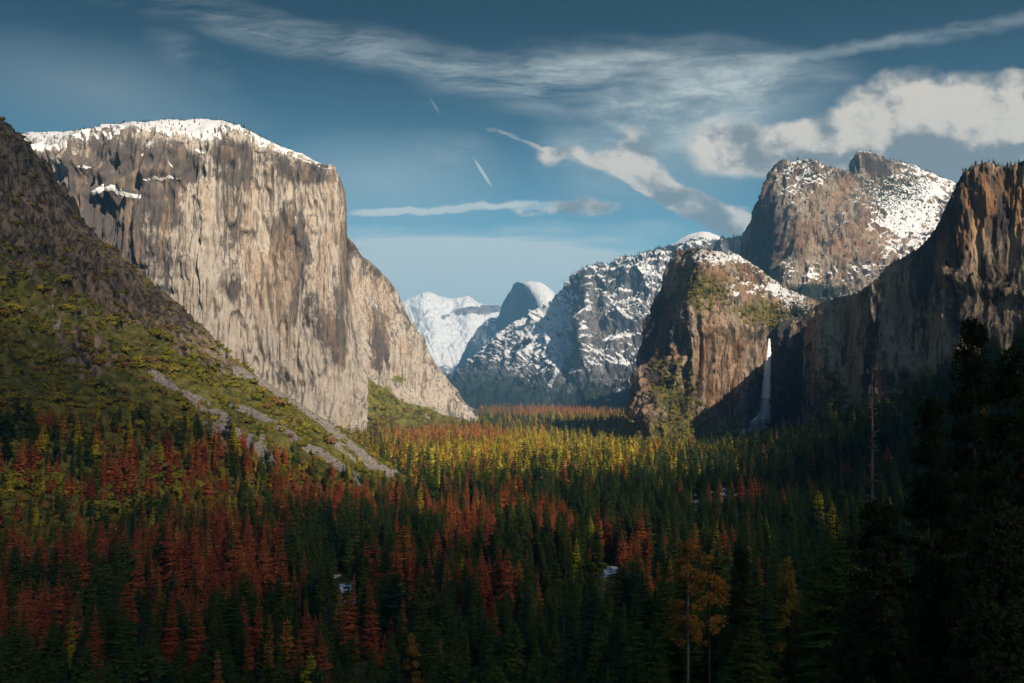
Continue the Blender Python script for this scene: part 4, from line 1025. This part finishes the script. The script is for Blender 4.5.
def scatter_object(name, pts, rot, scl, idx, lib, label, cat):
    gg = np.random.default_rng(len(pts))
    me = bpy.data.meshes.new(name); me.vertices.add(len(pts)); me.vertices.foreach_set('co', np.asarray(pts, np.float32).reshape(-1))
    for nm, typ, dat in (('tree_rot', 'FLOAT', rot), ('tree_scl', 'FLOAT', scl), ('tree_wid', 'FLOAT', np.asarray(scl) * np.exp(gg.normal(.04, .22, len(pts)))), ('tilt_x', 'FLOAT', gg.normal(0, .035, len(pts))), ('tilt_y', 'FLOAT', gg.normal(0, .035, len(pts))), ('tree_idx', 'INT', idx)):
        at = me.attributes.new(nm, typ, 'POINT'); at.data.foreach_set('value', np.asarray(dat, np.int32 if typ == 'INT' else np.float32))
    o = bpy.data.objects.new(name, me); COL.objects.link(o)
    ng = bpy.data.node_groups.new(name + '_nodes', 'GeometryNodeTree')
    ng.interface.new_socket('Geometry', in_out='INPUT', socket_type='NodeSocketGeometry'); ng.interface.new_socket('Geometry', in_out='OUTPUT', socket_type='NodeSocketGeometry')
    N = ng.nodes; Lk = ng.links
    gi, go = N.new('NodeGroupInput'), N.new('NodeGroupOutput')
    ci = N.new('GeometryNodeCollectionInfo'); ci.inputs['Collection'].default_value = lib; ci.inputs['Separate Children'].default_value = True; ci.inputs['Reset Children'].default_value = True
    ip = N.new('GeometryNodeInstanceOnPoints'); ip.inputs['Pick Instance'].default_value = True
    def na(nm, typ):
        n = N.new('GeometryNodeInputNamedAttribute'); n.data_type = typ; n.inputs['Name'].default_value = nm; return n.outputs['Attribute']
    cx = N.new('ShaderNodeCombineXYZ'); Lk.new(na('tree_rot', 'FLOAT'), cx.inputs[2]); Lk.new(na('tilt_x', 'FLOAT'), cx.inputs[0]); Lk.new(na('tilt_y', 'FLOAT'), cx.inputs[1])
    sx = N.new('ShaderNodeCombineXYZ'); Lk.new(na('tree_wid', 'FLOAT'), sx.inputs[0]); Lk.new(na('tree_wid', 'FLOAT'), sx.inputs[1]); Lk.new(na('tree_scl', 'FLOAT'), sx.inputs[2])
    Lk.new(gi.outputs[0], ip.inputs['Points']); Lk.new(ci.outputs[0], ip.inputs['Instance']); Lk.new(na('tree_idx', 'INT'), ip.inputs['Instance Index'])
    Lk.new(cx.outputs[0], ip.inputs['Rotation']); Lk.new(sx.outputs[0], ip.inputs['Scale']); Lk.new(ip.outputs[0], go.inputs[0])
    md = o.modifiers.new('scatter', 'NODES'); md.node_group = ng
    tag(o, label, cat, kind='stuff')
    return o

# ---- where the trees of the valley stand
def jitter(y0, y1, cell, wid=0.62):
    ys = np.arange(y0, y1, cell); P_ = []
    for y in ys:
        x = np.arange(-wid * y - 60, wid * y + 60, cell); P_.append(np.stack([x, np.full(len(x), y)], -1))
    p = np.concatenate(P_); return p + RNG.uniform(-.48, .48, p.shape) * cell
pts = np.concatenate([jitter(150, 420, 8.0), jitter(420, 1200, 10.8), jitter(1200, 2200, 13.5), jitter(2200, 3600, 17), jitter(3600, 5600, 20), jitter(5600, 7200, 24)])
x, y = pts[:, 0], pts[:, 1]
z = ground_z(x, y)
hh, hd, hb = hill_height(x, y)
hzv = hill_z(x, y)
onhill = (hzv > z) & (hb < 60)
z = np.where(onhill, hzv, z)
px, py = proj(np.stack([x, y, z], -1)); tpx, tpy = proj(np.stack([x, y, z + 28], -1))
keep = (px > -90) & (px < 1114)
# hidden behind the hillside
sky_l = np.interp(px, SKY_PX, SKY_PY)
keep &= ~((hb > 20) & (px < 430) & (tpy > sky_l + 4))
# brushy part of the hillside carries few trees
treeline = np.interp(px, [-90, 0, 60, 150, 230, 300, 360, 400, 430], [432, 424, 418, 420, 440, 466, 484, 492, 470])
p_hill = np.where(py > treeline, 1.0, np.where(py > treeline - 40, .10, .028))
u_ = RNG.random(len(x))
keep &= ~(onhill & (u_ > p_hill))
# rock walls and the far end
keep &= ~((px > 628) & (y > np.interp(px, [628, 640, 700, 770, 800, 815, 850, 900, 950, 1024, 1100], [2450, 2330, 2290, 2380, 2330, 2200, 1960, 1800, 1600, 1330, 1200])))
keep &= ~((px < 480) & (py < np.interp(px, [340, 372, 400, 440, 480, 490], [440, 434, 436, 432, 425, 421])) & (y > 2600))
# clearings
for cx, cy, rx, ry in SNOW_SPOTS:
    if True: keep &= ~((np.abs(px - cx) < rx * 1.0 + .6) & (tpy < cy + ry * .4) & (py > cy - ry))
# the meadow-side scrub at the monolith's foot is thin
x, y, z, px, py, tpx, tpy, onhill = [a[keep] for a in (x, y, z, px, py, tpx, tpy, onhill)]
cl = fbm(x / 40, y / 60, 0 * x, 3, 301)
my = py - 8 * 1000 / np.maximum(y, 300)
RED = [(60, 615, 110, 60, .8), (200, 635, 130, 50, .72), (340, 640, 50, 40, .6), (455, 437, 70, 7, .95), (415, 441, 30, 7, .9), (560, 413, 95, 4.5, .9), (480, 470, 70, 8, .25), (480, 520, 80, 26, .85), (540, 540, 40, 22, .7), (430, 545, 40, 20, .55), (100, 480, 120, 34, .8), (230, 480, 90, 34, .85), (40, 420, 60, 30, .5),
       (330, 500, 70, 24, .75), (180, 560, 90, 60, .75), (70, 590, 90, 50, .8), (250, 600, 70, 50, .85), (330, 620, 40, 40, .75), (410, 605, 50, 30, .6), (490, 610, 40, 40, .75), (570, 565, 30, 24, .6), (625, 575, 30, 28, .9), (660, 600, 30, 30, .5), (575, 470, 10, 10, .6), (622, 470, 7, 10, .8), (760, 500, 60, 12, .25), (700, 560, 30, 30, .4), (865, 470, 40, 14, .3)]
pr = np.zeros(len(x))
for cx, cy, rx, ry, a in RED: pr = np.maximum(pr, a * np.clip(1.25 * blob(px, my, cx, cy, rx, ry), 0, 1))
pr *= np.where(y > 1800, sstep(.30, .45, cl), np.where(y < 950, sstep(.40, .54, cl), sstep(.42, .55, cl))) * 1.2
po = np.where(y < 1400, .015, .06) + 1.5 * blob(px, my, 480, 452, 150, 22) + .9 * blob(px, my, 640, 440, 70, 22) + .25 * blob(px, my, 560, 418, 90, 6) + .3 * (onhill)  # over-bright olive trees gathered here paint the sunlit pool
u1, u2 = RNG.random(len(x)), RNG.random(len(x))
kind = np.where(u1 < pr, 2, np.where(u2 < po * .62, 1, 0))
kind = np.where((kind == 2) & (y > 1500) & (RNG.random(len(x)) < .8), 4, kind); kind = np.where((kind == 2) & (RNG.random(len(x)) < .06), 4, kind)  # in the sunlit distance most rust trees turn brighter orange, imitating sun
kind = np.where((RNG.random(len(x)) < .035) & (y < 3500), 3, kind)
hgt = (RNG.normal(27, 8.5, len(x)) * (.55 + .95 * fbm(x / 60, y / 60, 0 * x, 3, 305))).clip(9, 48) * np.where(kind == 3, .85, 1.0)
hgt = np.where(onhill & (py < np.interp(px, [-90, 0, 60, 150, 230, 300, 360, 400, 430], [432, 424, 418, 420, 440, 466, 484, 492, 470])), hgt * .62, hgt)
hgt *= np.where(onhill, .8, 1.0) * np.interp(y, [0, 4000, 7000], [1.0, 1.0, 1.1])
rot = RNG.random(len(x)) * 6.283
KN = ['green', 'olive', 'rust', 'mauve', 'orange']; NV = [len(KINDS[k]) for k in KN]
var = np.array([RNG.integers(0, NV[k]) for k in kind])
# ---- the trees that show largest become things of their own
pix = hgt / y * F
inside = (px > 6) & (px < 1018) & (tpy < 660)
score = np.where(inside & (y < 1000), pix - np.clip(py - 700, 0, 500) * .25, -1)
HERO_CLEAR = [(700, 540, 690, 34, 225), (413, 630, 690, 14, 440), (564, 614, 690, 10, 455), (788, 560, 690, 22, 240), (868, 380, 560, 12, 150), (825, 560, 690, 14, 200)]
for cx, y0_, y1_, hw, dist in HERO_CLEAR:
    block = (np.abs(px - cx) < hw) & (y < dist + 25) & (tpy < y1_)
    score[block] = -2
drop = score == -2
order = np.argsort(-score); N_IND = 285
ind = [i for i in order[:N_IND * 3] if score[i] > 0][:N_IND]
ind_mask = np.zeros(len(x), bool); ind_mask[ind] = True
rest = ~ind_mask & ~drop
lodfar = y > 1500
idx = np.array([IDX[('far' if f else 'mid', KN[k], v)] for f, k, v in zip(lodfar, kind, var)])
scatter_object('forest', np.stack([x, y, z], -1)[rest], rot[rest], (hgt / 30)[rest], idx[rest], LIB, 'dense far conifer forest of green and rust-red trees filling the valley floor', 'forest')
print('forest', rest.sum(), 'individual', len(ind))

# ---- trees along the cliff tops and ridges
def pick_on(Vm, cond, n, seed):
    g = np.random.default_rng(seed); ii = np.argwhere(cond)
    ii = ii[g.integers(0, len(ii), n)]
    return Vm[ii[:, 0], ii[:, 1]], g
rim = []
for (o_, Vm, nm), test, n, h, sd_ in (
        (elcap, lambda a, b, nz: (nz > .45) & (b < 150) & (a > 20) & (a < 345) & (b > 118), 420, 13, 1),
        (cath, lambda a, b, nz: (nz > .25) & (b < 300) & (a > 745), 900, 18, 2),
        (bv, lambda a, b, nz: (nz > .35) & (b < 335) & (a > 675), 700, 12, 3),
        (lean, lambda a, b, nz: (nz > .4) & (b < 300) & (a > 880), 260, 10, 4),
        (south, lambda a, b, nz: (nz > .2) & (b < 330) & (a > 500), 2600, 27, 5),
        (bv, lambda a, b, nz: (nz > .2) & (b > 360) & (a > 640) & (a < 860), 900, 12, 6)):
    a, b = proj(Vm); c_, g = pick_on(Vm, test(a, b, nm[..., 2]), n, sd_)
    rim.append((c_, h * g.uniform(.5, 1.15, n), g.random(n) * 6.28, np.array([IDX[('far', 'green', int(k))] for k in g.integers(0, 4, n)])))
scatter_object('ridge_forest', np.concatenate([r[0] for r in rim]), np.concatenate([r[2] for r in rim]), np.concatenate([r[1] for r in rim]) / 30, np.concatenate([r[3] for r in rim]), LIB, 'tiny dark conifers dotted along the snowy rims and ridges', 'forest')

# ---- brush on the hillside
p = []
for cell, y0_, y1_ in ((8.5, 800, 2300),):
    gx, gy = np.meshgrid(np.arange(-1700, 20, cell), np.arange(y0_, y1_, cell)); p.append(np.stack([gx.ravel(), gy.ravel()], -1))
p = np.concatenate(p); p = p + RNG.uniform(-.5, .5, p.shape) * 8.5
bx, by = p[:, 0], p[:, 1]; bz = hill_z(bx, by); _, bd, bb = hill_height(bx, by)
bpx, bpy_ = proj(np.stack([bx, by, bz], -1))
nzb = fbm(bx / 45, by / 45, bz / 45, 4, 331)
tl = np.zeros(len(bx))
for pts_, w, a in TALUS: tl = np.maximum(tl, a * np.exp(-(seg_dist(bpx, bpy_, pts_) / (w * .9)) ** 2))
rocky = sstep(330, 250, bpy_ + (bpx - 90) * -0.55) * (bpx < 240)
keepb = (bb < 25) & (bd > 2) & (bpx > -60) & (bz > ground_z(bx, by)) & (RNG.random(len(bx)) < (sstep(.30, .5, nzb) * .9 + .12) * (1 - np.clip(tl * .9, 0, 1)) * (1 - .5 * rocky))
nb = keepb.sum()
sz = np.exp(RNG.normal(1.45, .42, nb)).clip(1.8, 11) * (1 - .35 * rocky[keepb])
scatter_object('shrubbery', np.stack([bx, by, bz - .5], -1)[keepb], RNG.random(nb) * 6.28, sz, RNG.integers(0, 4, nb), LIBX, 'olive brush and rounded oak scrub covering the hillside between the rock slides', 'brush')
# brush at the monolith's foot and on the buttress ledges
sp = []
for (o_, Vm, nm), test, n, sd_, s_ in ((elcap, lambda a, b: (a > 370) & (a < 478) & (b > np.interp(a, [370, 400, 440, 478], [385, 400, 414, 424])), 900, 9, 8.0),
                                 (bv, lambda a, b: (blob(a, b, 676, 395, 24, 36, -20) > .25) | (blob(a, b, 762, 316, 26, 15) > .4) | ((b > 415) & (a < 740)) | (blob(a, b, 712, 295, 30, 22) > .55), 1500, 10, 5.5),
                                 (lean, lambda a, b: (blob(a, b, 828, 400, 18, 28) > .3) | (b > 405) , 900, 12, 6.5)):
    a, b = proj(Vm); c_, g = pick_on(Vm, test(a, b), n, sd_); sp.append((c_, g.uniform(.5, 1.2, n) * s_, g.random(n) * 6.28, g.integers(0, 4, n)))
scatter_object('ledge_shrubbery', np.concatenate([r[0] for r in sp]), np.concatenate([r[2] for r in sp]), np.concatenate([r[1] for r in sp]), np.concatenate([r[3] for r in sp]), LIBX, 'green brush on the ledges and at the feet of the granite walls', 'brush')
# ------------------------------------------------------------------ single trees
def thing(name, loc, label, cat, group=None, rz=0.0, s=1.0):
    o = bpy.data.objects.new(name, None); COL.objects.link(o); o.empty_display_size = 1
    o.location = loc; o.rotation_euler = (0, 0, rz); o.scale = (s, s, s)
    return tag(o, label, cat, group)
def part(name, me, parent):
    o = bpy.data.objects.new(name, me); COL.objects.link(o); o.parent = parent; return o

LAND = [('the tall orange pine pair', 700, 600), ('the small yellow tree at the bottom edge', 413, 655), ('the yellow-green pine', 788, 600), ('the bare snag', 868, 460), ('the snowy clearing', 345, 588),
        ('the red grove in mid valley', 480, 525), ('the bottom left corner', 30, 660), ('the red trees at lower left', 120, 590), ('the small snow patch among red trees', 608, 572), ('the bottom right corner', 1000, 660), ('the grey dead snag', 565, 640)]
LOOK = {'green': 'dark green conifer', 'olive': 'olive green conifer', 'rust': 'rust-red dead conifer', 'mauve': 'thin bare mauve-grey conifer', 'orange': 'orange-brown dead conifer'}
NAMES = {'green': 'green_conifer', 'olive': 'olive_conifer', 'rust': 'rust_conifer', 'mauve': 'bare_conifer', 'orange': 'orange_conifer'}
GROUPS = {'green': 'green conifers in the near forest', 'olive': 'olive conifers in the near forest', 'rust': 'rust-red conifers in the near forest', 'mauve': 'bare conifers in the near forest', 'orange': 'orange-brown conifers in the near forest'}
ORD = ['', 'second ', 'third ', 'fourth ', 'fifth ', 'sixth ', 'seventh ', 'eighth ', 'ninth ', 'tenth ', 'eleventh ', 'twelfth ', 'thirteenth ', 'fourteenth ', 'fifteenth ', 'sixteenth ']
med = {}
for k in range(5):
    sel = [i for i in ind if kind[i] == k]
    med[k] = np.median(hgt[sel]) if sel else 30
buckets = {}
for i in ind:
    cx, cy = px[i], (tpy[i] + min(py[i], 683)) / 2
    j = min(range(len(LAND)), key=lambda q: math.hypot(cx - LAND[q][1], 1.4 * (cy - LAND[q][2])))
    side = 'left of' if cx < LAND[j][1] else 'right of'
    dy_ = cy - LAND[j][2]
    if abs(dy_) > abs(cx - LAND[j][1]): side = 'above' if dy_ < 0 else 'below'
    tall = 'tall' if hgt[i] > med[kind[i]] else 'short'
    buckets.setdefault((kind[i], tall, j, side), []).append((math.hypot(cx - LAND[j][1], cy - LAND[j][2]), i))
label_of = {}
for (k, tall, j, side), lst in buckets.items():
    for r, (d, i) in enumerate(sorted(lst)):
        look = LOOK[KN[k]]
        label_of[i] = '%s %s, %snearest %s %s' % (tall, look, ORD[min(r, 15)], side, LAND[j][0])
for i in ind:
    kd = KN[kind[i]]; v = KINDS[kd][var[i]]
    t_ = thing(NAMES[kd], (x[i], y[i], z[i]), label_of[i], 'tree', GROUPS[kd], rot[i], hgt[i] / 30)
    w_ = hgt[i] / 30 * math.exp(random.gauss(.04, .2)); t_.scale = (w_, w_, hgt[i] / 30); t_.rotation_euler = (random.gauss(0, .03), random.gauss(0, .03), rot[i])
    part('trunk', v['trunk'], t_); part('crown', v['crown'], t_)

# ------------------------------------------------------------------ trees with a look of their own
def needle_clump(vs, fs, rs, c, r, n, size, flat=.55):
    for _ in range(n):
        d = Vector((rs.gauss(0, 1), rs.gauss(0, 1), rs.gauss(0, 1) * flat)).normalized() * r * rs.uniform(.2, 1.0) ** .6
        p = c + d; t1 = (d.normalized() + Vector((rs.uniform(-.8, .8), rs.uniform(-.8, .8), rs.uniform(-.5, .8)))).normalized()
        diamond(vs, fs, p, p + t1 * size, size * .28, Vector((rs.gauss(0, 1), rs.gauss(0, 1), rs.gauss(.6, 1))).normalized())

def pine(name, loc, H, label, leaf, bark, seed, r=.38, z0=.35, Rm=4.5, limbs=34, clump=1.3, per=60, size=.55, lean=0.0, bare_below=.1, droop=.1, shape='round', rz=0, group=None, gapf=.0):
    rs = random.Random(seed)
    t_ = thing(name, loc, label, 'tree', group, rz)
    cv, cf, tv, tf, lv, lf = [], [], [], [], [], []
    tube(tv, tf, [(0, 0, -4), (lean * .1, 0, H * .3), (lean * .5, .15, H * .65), (lean * .8, -.1, H * .85), (lean, 0, H)], [r * 1.1, r * .85, r * .55, r * .3, r * .06], 8)
    for k in range(limbs):
        q = rs.random() ** .9 if k > 2 else (.02, .5, .97)[k]
        z = H * (z0 + (1 - z0) * q)
        if shape == 'cone': Rz = Rm * (1 - q) ** .8 + .4
        elif shape == 'spire': Rz = Rm * (1 - q) ** .55 * (.6 + .4 * min(1, q * 5)) + .3
        else: Rz = Rm * math.sin(math.pi * min(1, .22 + .74 * q)) ** .7
        Rz *= rs.uniform(.55, 1.1); a = rs.random() * 6.283
        ax = lean * (z / H) ** 1.5
        A = Vector((ax, 0, z)); M = A + Vector((math.cos(a) * Rz * .55, math.sin(a) * Rz * .55, -droop * Rz * .7 + .1 * Rz)); B = A + Vector((math.cos(a) * Rz, math.sin(a) * Rz, -droop * Rz + rs.uniform(-.2, .35) * Rz * .5))
        tube(lv, lf, [A, M, B], [r * .2, r * .12, r * .04], 4)
        if rs.random() < gapf: continue
        needle_clump(cv, cf, rs, B, clump * rs.uniform(.6, 1.15), per, size)
        if Rz > 1.6: needle_clump(cv, cf, rs, M.lerp(B, .4), clump * .75 * rs.uniform(.5, 1.1), per * 2 // 3, size)
        if Rz > 3: needle_clump(cv, cf, rs, M, clump * .7 * rs.uniform(.4, 1.0), per // 2, size)
    needle_clump(cv, cf, rs, Vector((lean, 0, H)), clump * .6, per // 2, size)
    for k in range(int(limbs * bare_below)):                # dead stubs under the crown
        z = H * rs.uniform(.12, z0 + .1); a = rs.random() * 6.28; L = rs.uniform(.5, 1.8)
        A = Vector((lean * (z / H) ** 1.5, 0, z)); B = A + Vector((math.cos(a) * L, math.sin(a) * L, -rs.uniform(.0, .5)))
        tube(lv, lf, [A, B], [r * .13, r * .03], 4)
    part('trunk', poly_mesh('trunk', tv, tf, [bark], smooth=True), t_)
    part('limbs', poly_mesh('limbs', lv, lf, [bark], smooth=True), t_)
    part('crown', poly_mesh('crown', cv, cf, [leaf]), t_)
    return t_

def snag(name, loc, H, label, bark, seed, r=.3, limbs=26, Lm=2.2, lean=0.0, z0=.3, droop=.15):
    rs = random.Random(seed); t_ = thing(name, loc, label, 'tree')
    tv, tf, lv, lf = [], [], [], []
    tube(tv, tf, [(0, 0, -4), (lean * .3, 0, H * .4), (lean * .7, 0, H * .75), (lean, 0, H)], [r, r * .8, r * .5, r * .12], 7)
    for k in range(limbs):
        z = H * rs.uniform(z0, .98); a = rs.random() * 6.28; L = Lm * rs.uniform(.3, 1.1) * (1.15 - (z / H) ** 3)
        A = Vector((lean * z / H, 0, z)); M = A + Vector((math.cos(a) * L * .55, math.sin(a) * L * .55, -droop * L * rs.uniform(0, 1))); B = A + Vector((math.cos(a) * L, math.sin(a) * L, rs.uniform(-.35, .3) * L))
        tube(lv, lf, [A, M, B], [r * .34, r * .24, r * .10], 4)
        if L > 1.2:
            C_ = M + Vector((rs.uniform(-.5, .5), rs.uniform(-.5, .5), rs.uniform(-.1, .5))) * L * .5; tube(lv, lf, [M, C_], [r * .2, r * .08], 3)
    part('trunk', poly_mesh('trunk', tv, tf, [bark], smooth=True), t_); part('branches', poly_mesh('branches', lv, lf, [bark], smooth=True), t_)
    return t_

def at(px_, top_py, dist):
    """foot on the ground under that pixel column, and the height that reaches top_py"""
    g = P(px_, top_py, dist); gz_ = float(ground_z(g[0], g[1])); return (float(g[0]), float(g[1]), gz_), float(g[2] - gz_)
def hero(fn, name, px_, top, dist, label, *a, **k):
    loc, H = at(px_, top, dist); return fn(name, loc, H, label, *a, **k)

hero(pine, 'orange_pine', 687, 543, 232, 'tall orange pine with a pale trunk, left one of the orange pair', L_orange, B_pale, 3, r=.42, z0=.52, Rm=4.6, limbs=46, clump=1.2, per=46, size=.6, shape='spire', lean=.3)
hero(pine, 'orange_pine', 708, 558, 215, 'orange pine with a bare dark trunk, right one of the orange pair', L_orange, B_bark, 4, r=.4, z0=.62, Rm=3.4, limbs=34, clump=1.15, per=46, size=.6, shape='round', lean=.4)
hero(pine, 'yellow_tree', 412, 636, 430, 'small bright yellow-orange tree with ragged clumps at the bottom edge', L_yellow, B_bark, 8, r=.25, z0=.45, Rm=4.2, limbs=34, clump=1.5, per=40, size=.8, shape='spire', lean=-.4)
hero(pine, 'yellow_green_pine', 787, 560, 235, 'yellow-green pine with a ragged pointed crown, right of the orange pair', leaf_material('needles_yellow_green', (0.30, 0.22, 0.04), (0.40, 0.28, 0.06)), B_bark, 12, r=.35, z0=.30, Rm=4.6, limbs=60, clump=1.15, per=60, size=.6, shape='cone', lean=0)
hero(pine, 'dark_pine', 824, 556, 205, 'sparse dark pine with olive tufts beside the yellow-green pine', leaf_material('needles_sparse', (0.06, 0.06, 0.02), (0.10, 0.085, 0.03)), B_bark, 14, r=.28, z0=.35, Rm=3.6, limbs=40, clump=1.0, per=40, size=.5, shape='spire', lean=.2, gapf=.2)
hero(snag, 'bare_snag', 869, 384, 128, 'bare pinkish dead tree top with short broken branches', bark_material('bark_pink', (0.30, 0.15, 0.115), (0.48, 0.28, 0.22)), 21, r=.34, limbs=44, Lm=3.0, lean=.4, z0=.45)
hero(snag, 'grey_snag', 564, 614, 450, 'leafless grey dead conifer with drooping branches near the bottom edge', B_grey, 23, r=.34, limbs=110, Lm=5.2, lean=0, z0=.35, droop=.5)
hero(snag, 'pale_shrub', 222, 655, 480, 'small pale leafless tree at the bottom edge, left', B_pale, 25, r=.3, limbs=60, Lm=6, lean=.2, z0=.3, droop=-.1)
DP = [(972, 322, 112, 'tallest dark pine, near the right edge, its broad crown against the cliff', 31, 5.6, 'cone'), (1020, 350, 92, 'dark pine cut by the right edge', 32, 5.2, 'round'), (930, 400, 120, 'broad dark pine between the bare snag and the tallest pine', 33, 5.2, 'cone'),
      (880, 505, 118, 'low dark pine below the bare snag', 34, 4.8, 'round'), (1000, 505, 84, 'dark pine below the tallest pine, by the right edge', 35, 4.6, 'round'), (935, 560, 92, 'dark pine at lower right with drooping limbs', 36, 4.4, 'cone'), (860, 600, 110, 'short dark pine at the bottom edge, left of the lower right pines', 37, 4.2, 'round'), (742, 548, 190, 'broad dark green conifer just right of the orange pair', 38, 4.8, 'cone'),
      (990, 610, 70, 'dark pine in the bottom right corner', 39, 4.0, 'round')]
for px_, top, dist, lab, sd_, Rm, shp in DP:
    hero(pine, 'dark_pine', px_, top, dist, lab, L_dark, B_bark, sd_, r=.45, z0=.12, Rm=Rm, limbs=180, clump=.95, per=84, size=.42, shape=shp, droop=.25)

# ------------------------------------------------------------------ waterfall
M_water = bpy.data.materials.new('falling_water'); t = NT(M_water)
pos = t.new('ShaderNodeNewGeometry').outputs['Position']
nf = t.noise(t.mapv(pos, (1 / 2.0, 1 / 2.0, 1 / 40)), 1, 4, .6)
t.bsdf(t.mix(t.step(.35, .65, nf), (.78, .82, .85), (.92, .93, .94)), .6, nf, .6, .8, .3)
M_mist = bpy.data.materials.new('water_mist'); t = NT(M_mist)
tc = t.new('ShaderNodeTexCoord').outputs['Object']
vol = t.new('ShaderNodeVolumePrincipled'); vol.inputs['Color'].default_value = (.92, .95, 1, 1)
nz_ = t.noise(tc, 1 / 12, 3, .6)
vol.inputs['Anisotropy'].default_value = 0.2
t.l.new(t.math('MULTIPLY', t.step(.35, .7, nz_), 0.05), vol.inputs['Density'])
o_ = t.new('ShaderNodeOutputMaterial'); t.l.new(vol.outputs[0], o_.inputs['Volume'])
line_ = [(769.2, 339, 2518), (768.8, 350, 2500), (767.8, 365, 2492), (766.8, 380, 2486), (765.8, 395, 2480), (765, 408, 2474), (764.3, 416, 2468), (763.5, 422, 2462)]
wfoot = P(764, 420, 2465)
wf = thing('waterfall', tuple(wfoot), 'slender white waterfall dropping from the notch beside the buttress', 'waterfall')
def rel(p): return Vector(p) - Vector(wfoot)
g = random.Random(3)
sv, sf = [], []
ws = [2.4, 5.4, 8.0, 9.8, 11.5, 13, 15, 17]
ps = np.array([P(*q) for q in line_]); tt = np.linspace(0, len(line_) - 1, 60); ps = pchip(np.arange(len(line_)), ps, tt); ww = np.interp(tt, np.arange(len(ws)), ws)
tube(sv, sf, [rel(p) for p in ps], [w * g.uniform(.8, 1.15) for w in ww], 10)
part('falling_water', poly_mesh('falling_water', sv, sf, [M_water], smooth=True), wf)
for off, k0, k1, wd in ((4, 10, 50, 1.0), (-4, 18, 58, 1.3), (7, 28, 59, 1.2), (-8, 32, 59, 1.1)):
    a, b = [], []
    q = [rel(ps[k]) + Vector((off * (k - k0 + 8) / 40 + g.uniform(-.6, .6), -3 - g.random() * 2, 0)) for k in range(k0, k1, 3)]
    tube(a, b, q, [wd * g.uniform(.4, 1.0) * math.sin(math.pi * (n_ + .6) / (len(q) + .2)) + .15 for n_ in range(len(q))], 6)
    part('strand', poly_mesh('strand', a, b, [M_water], smooth=True), wf)
for k in range(34):                                     # spray fanning out over the boulders
    a, b = [], []; f = g.random(); x1 = 764 - 26 * f ** .8 + g.uniform(-2, 5); y1 = 424 + 14 * f + g.uniform(-2, 2)
    A = P(764 + g.uniform(-2, 2), 412 + g.uniform(-3, 6), 2462); B = P(x1, y1, 2452 - 50 * f); M_ = (A + B) / 2 + np.array([0, 0, 3.0])
    tube(a, b, [rel(A), rel(M_), rel(B)], [1.2, 2.2 * g.uniform(.5, 1.2), .3], 6)
    part('spray', poly_mesh('spray', a, b, [M_water], smooth=True), wf)
mv, mf = [], []
mp = [P(766, 396, 2474), P(764, 410, 2462), P(760, 420, 2445), P(753, 428, 2425), P(745, 434, 2405), P(738, 438, 2390)]
tube(mv, mf, [rel(p) for p in mp], [9, 17, 26, 29, 24, 9], 12)
part('mist', poly_mesh('mist', mv, mf, [M_mist], smooth=True), wf)
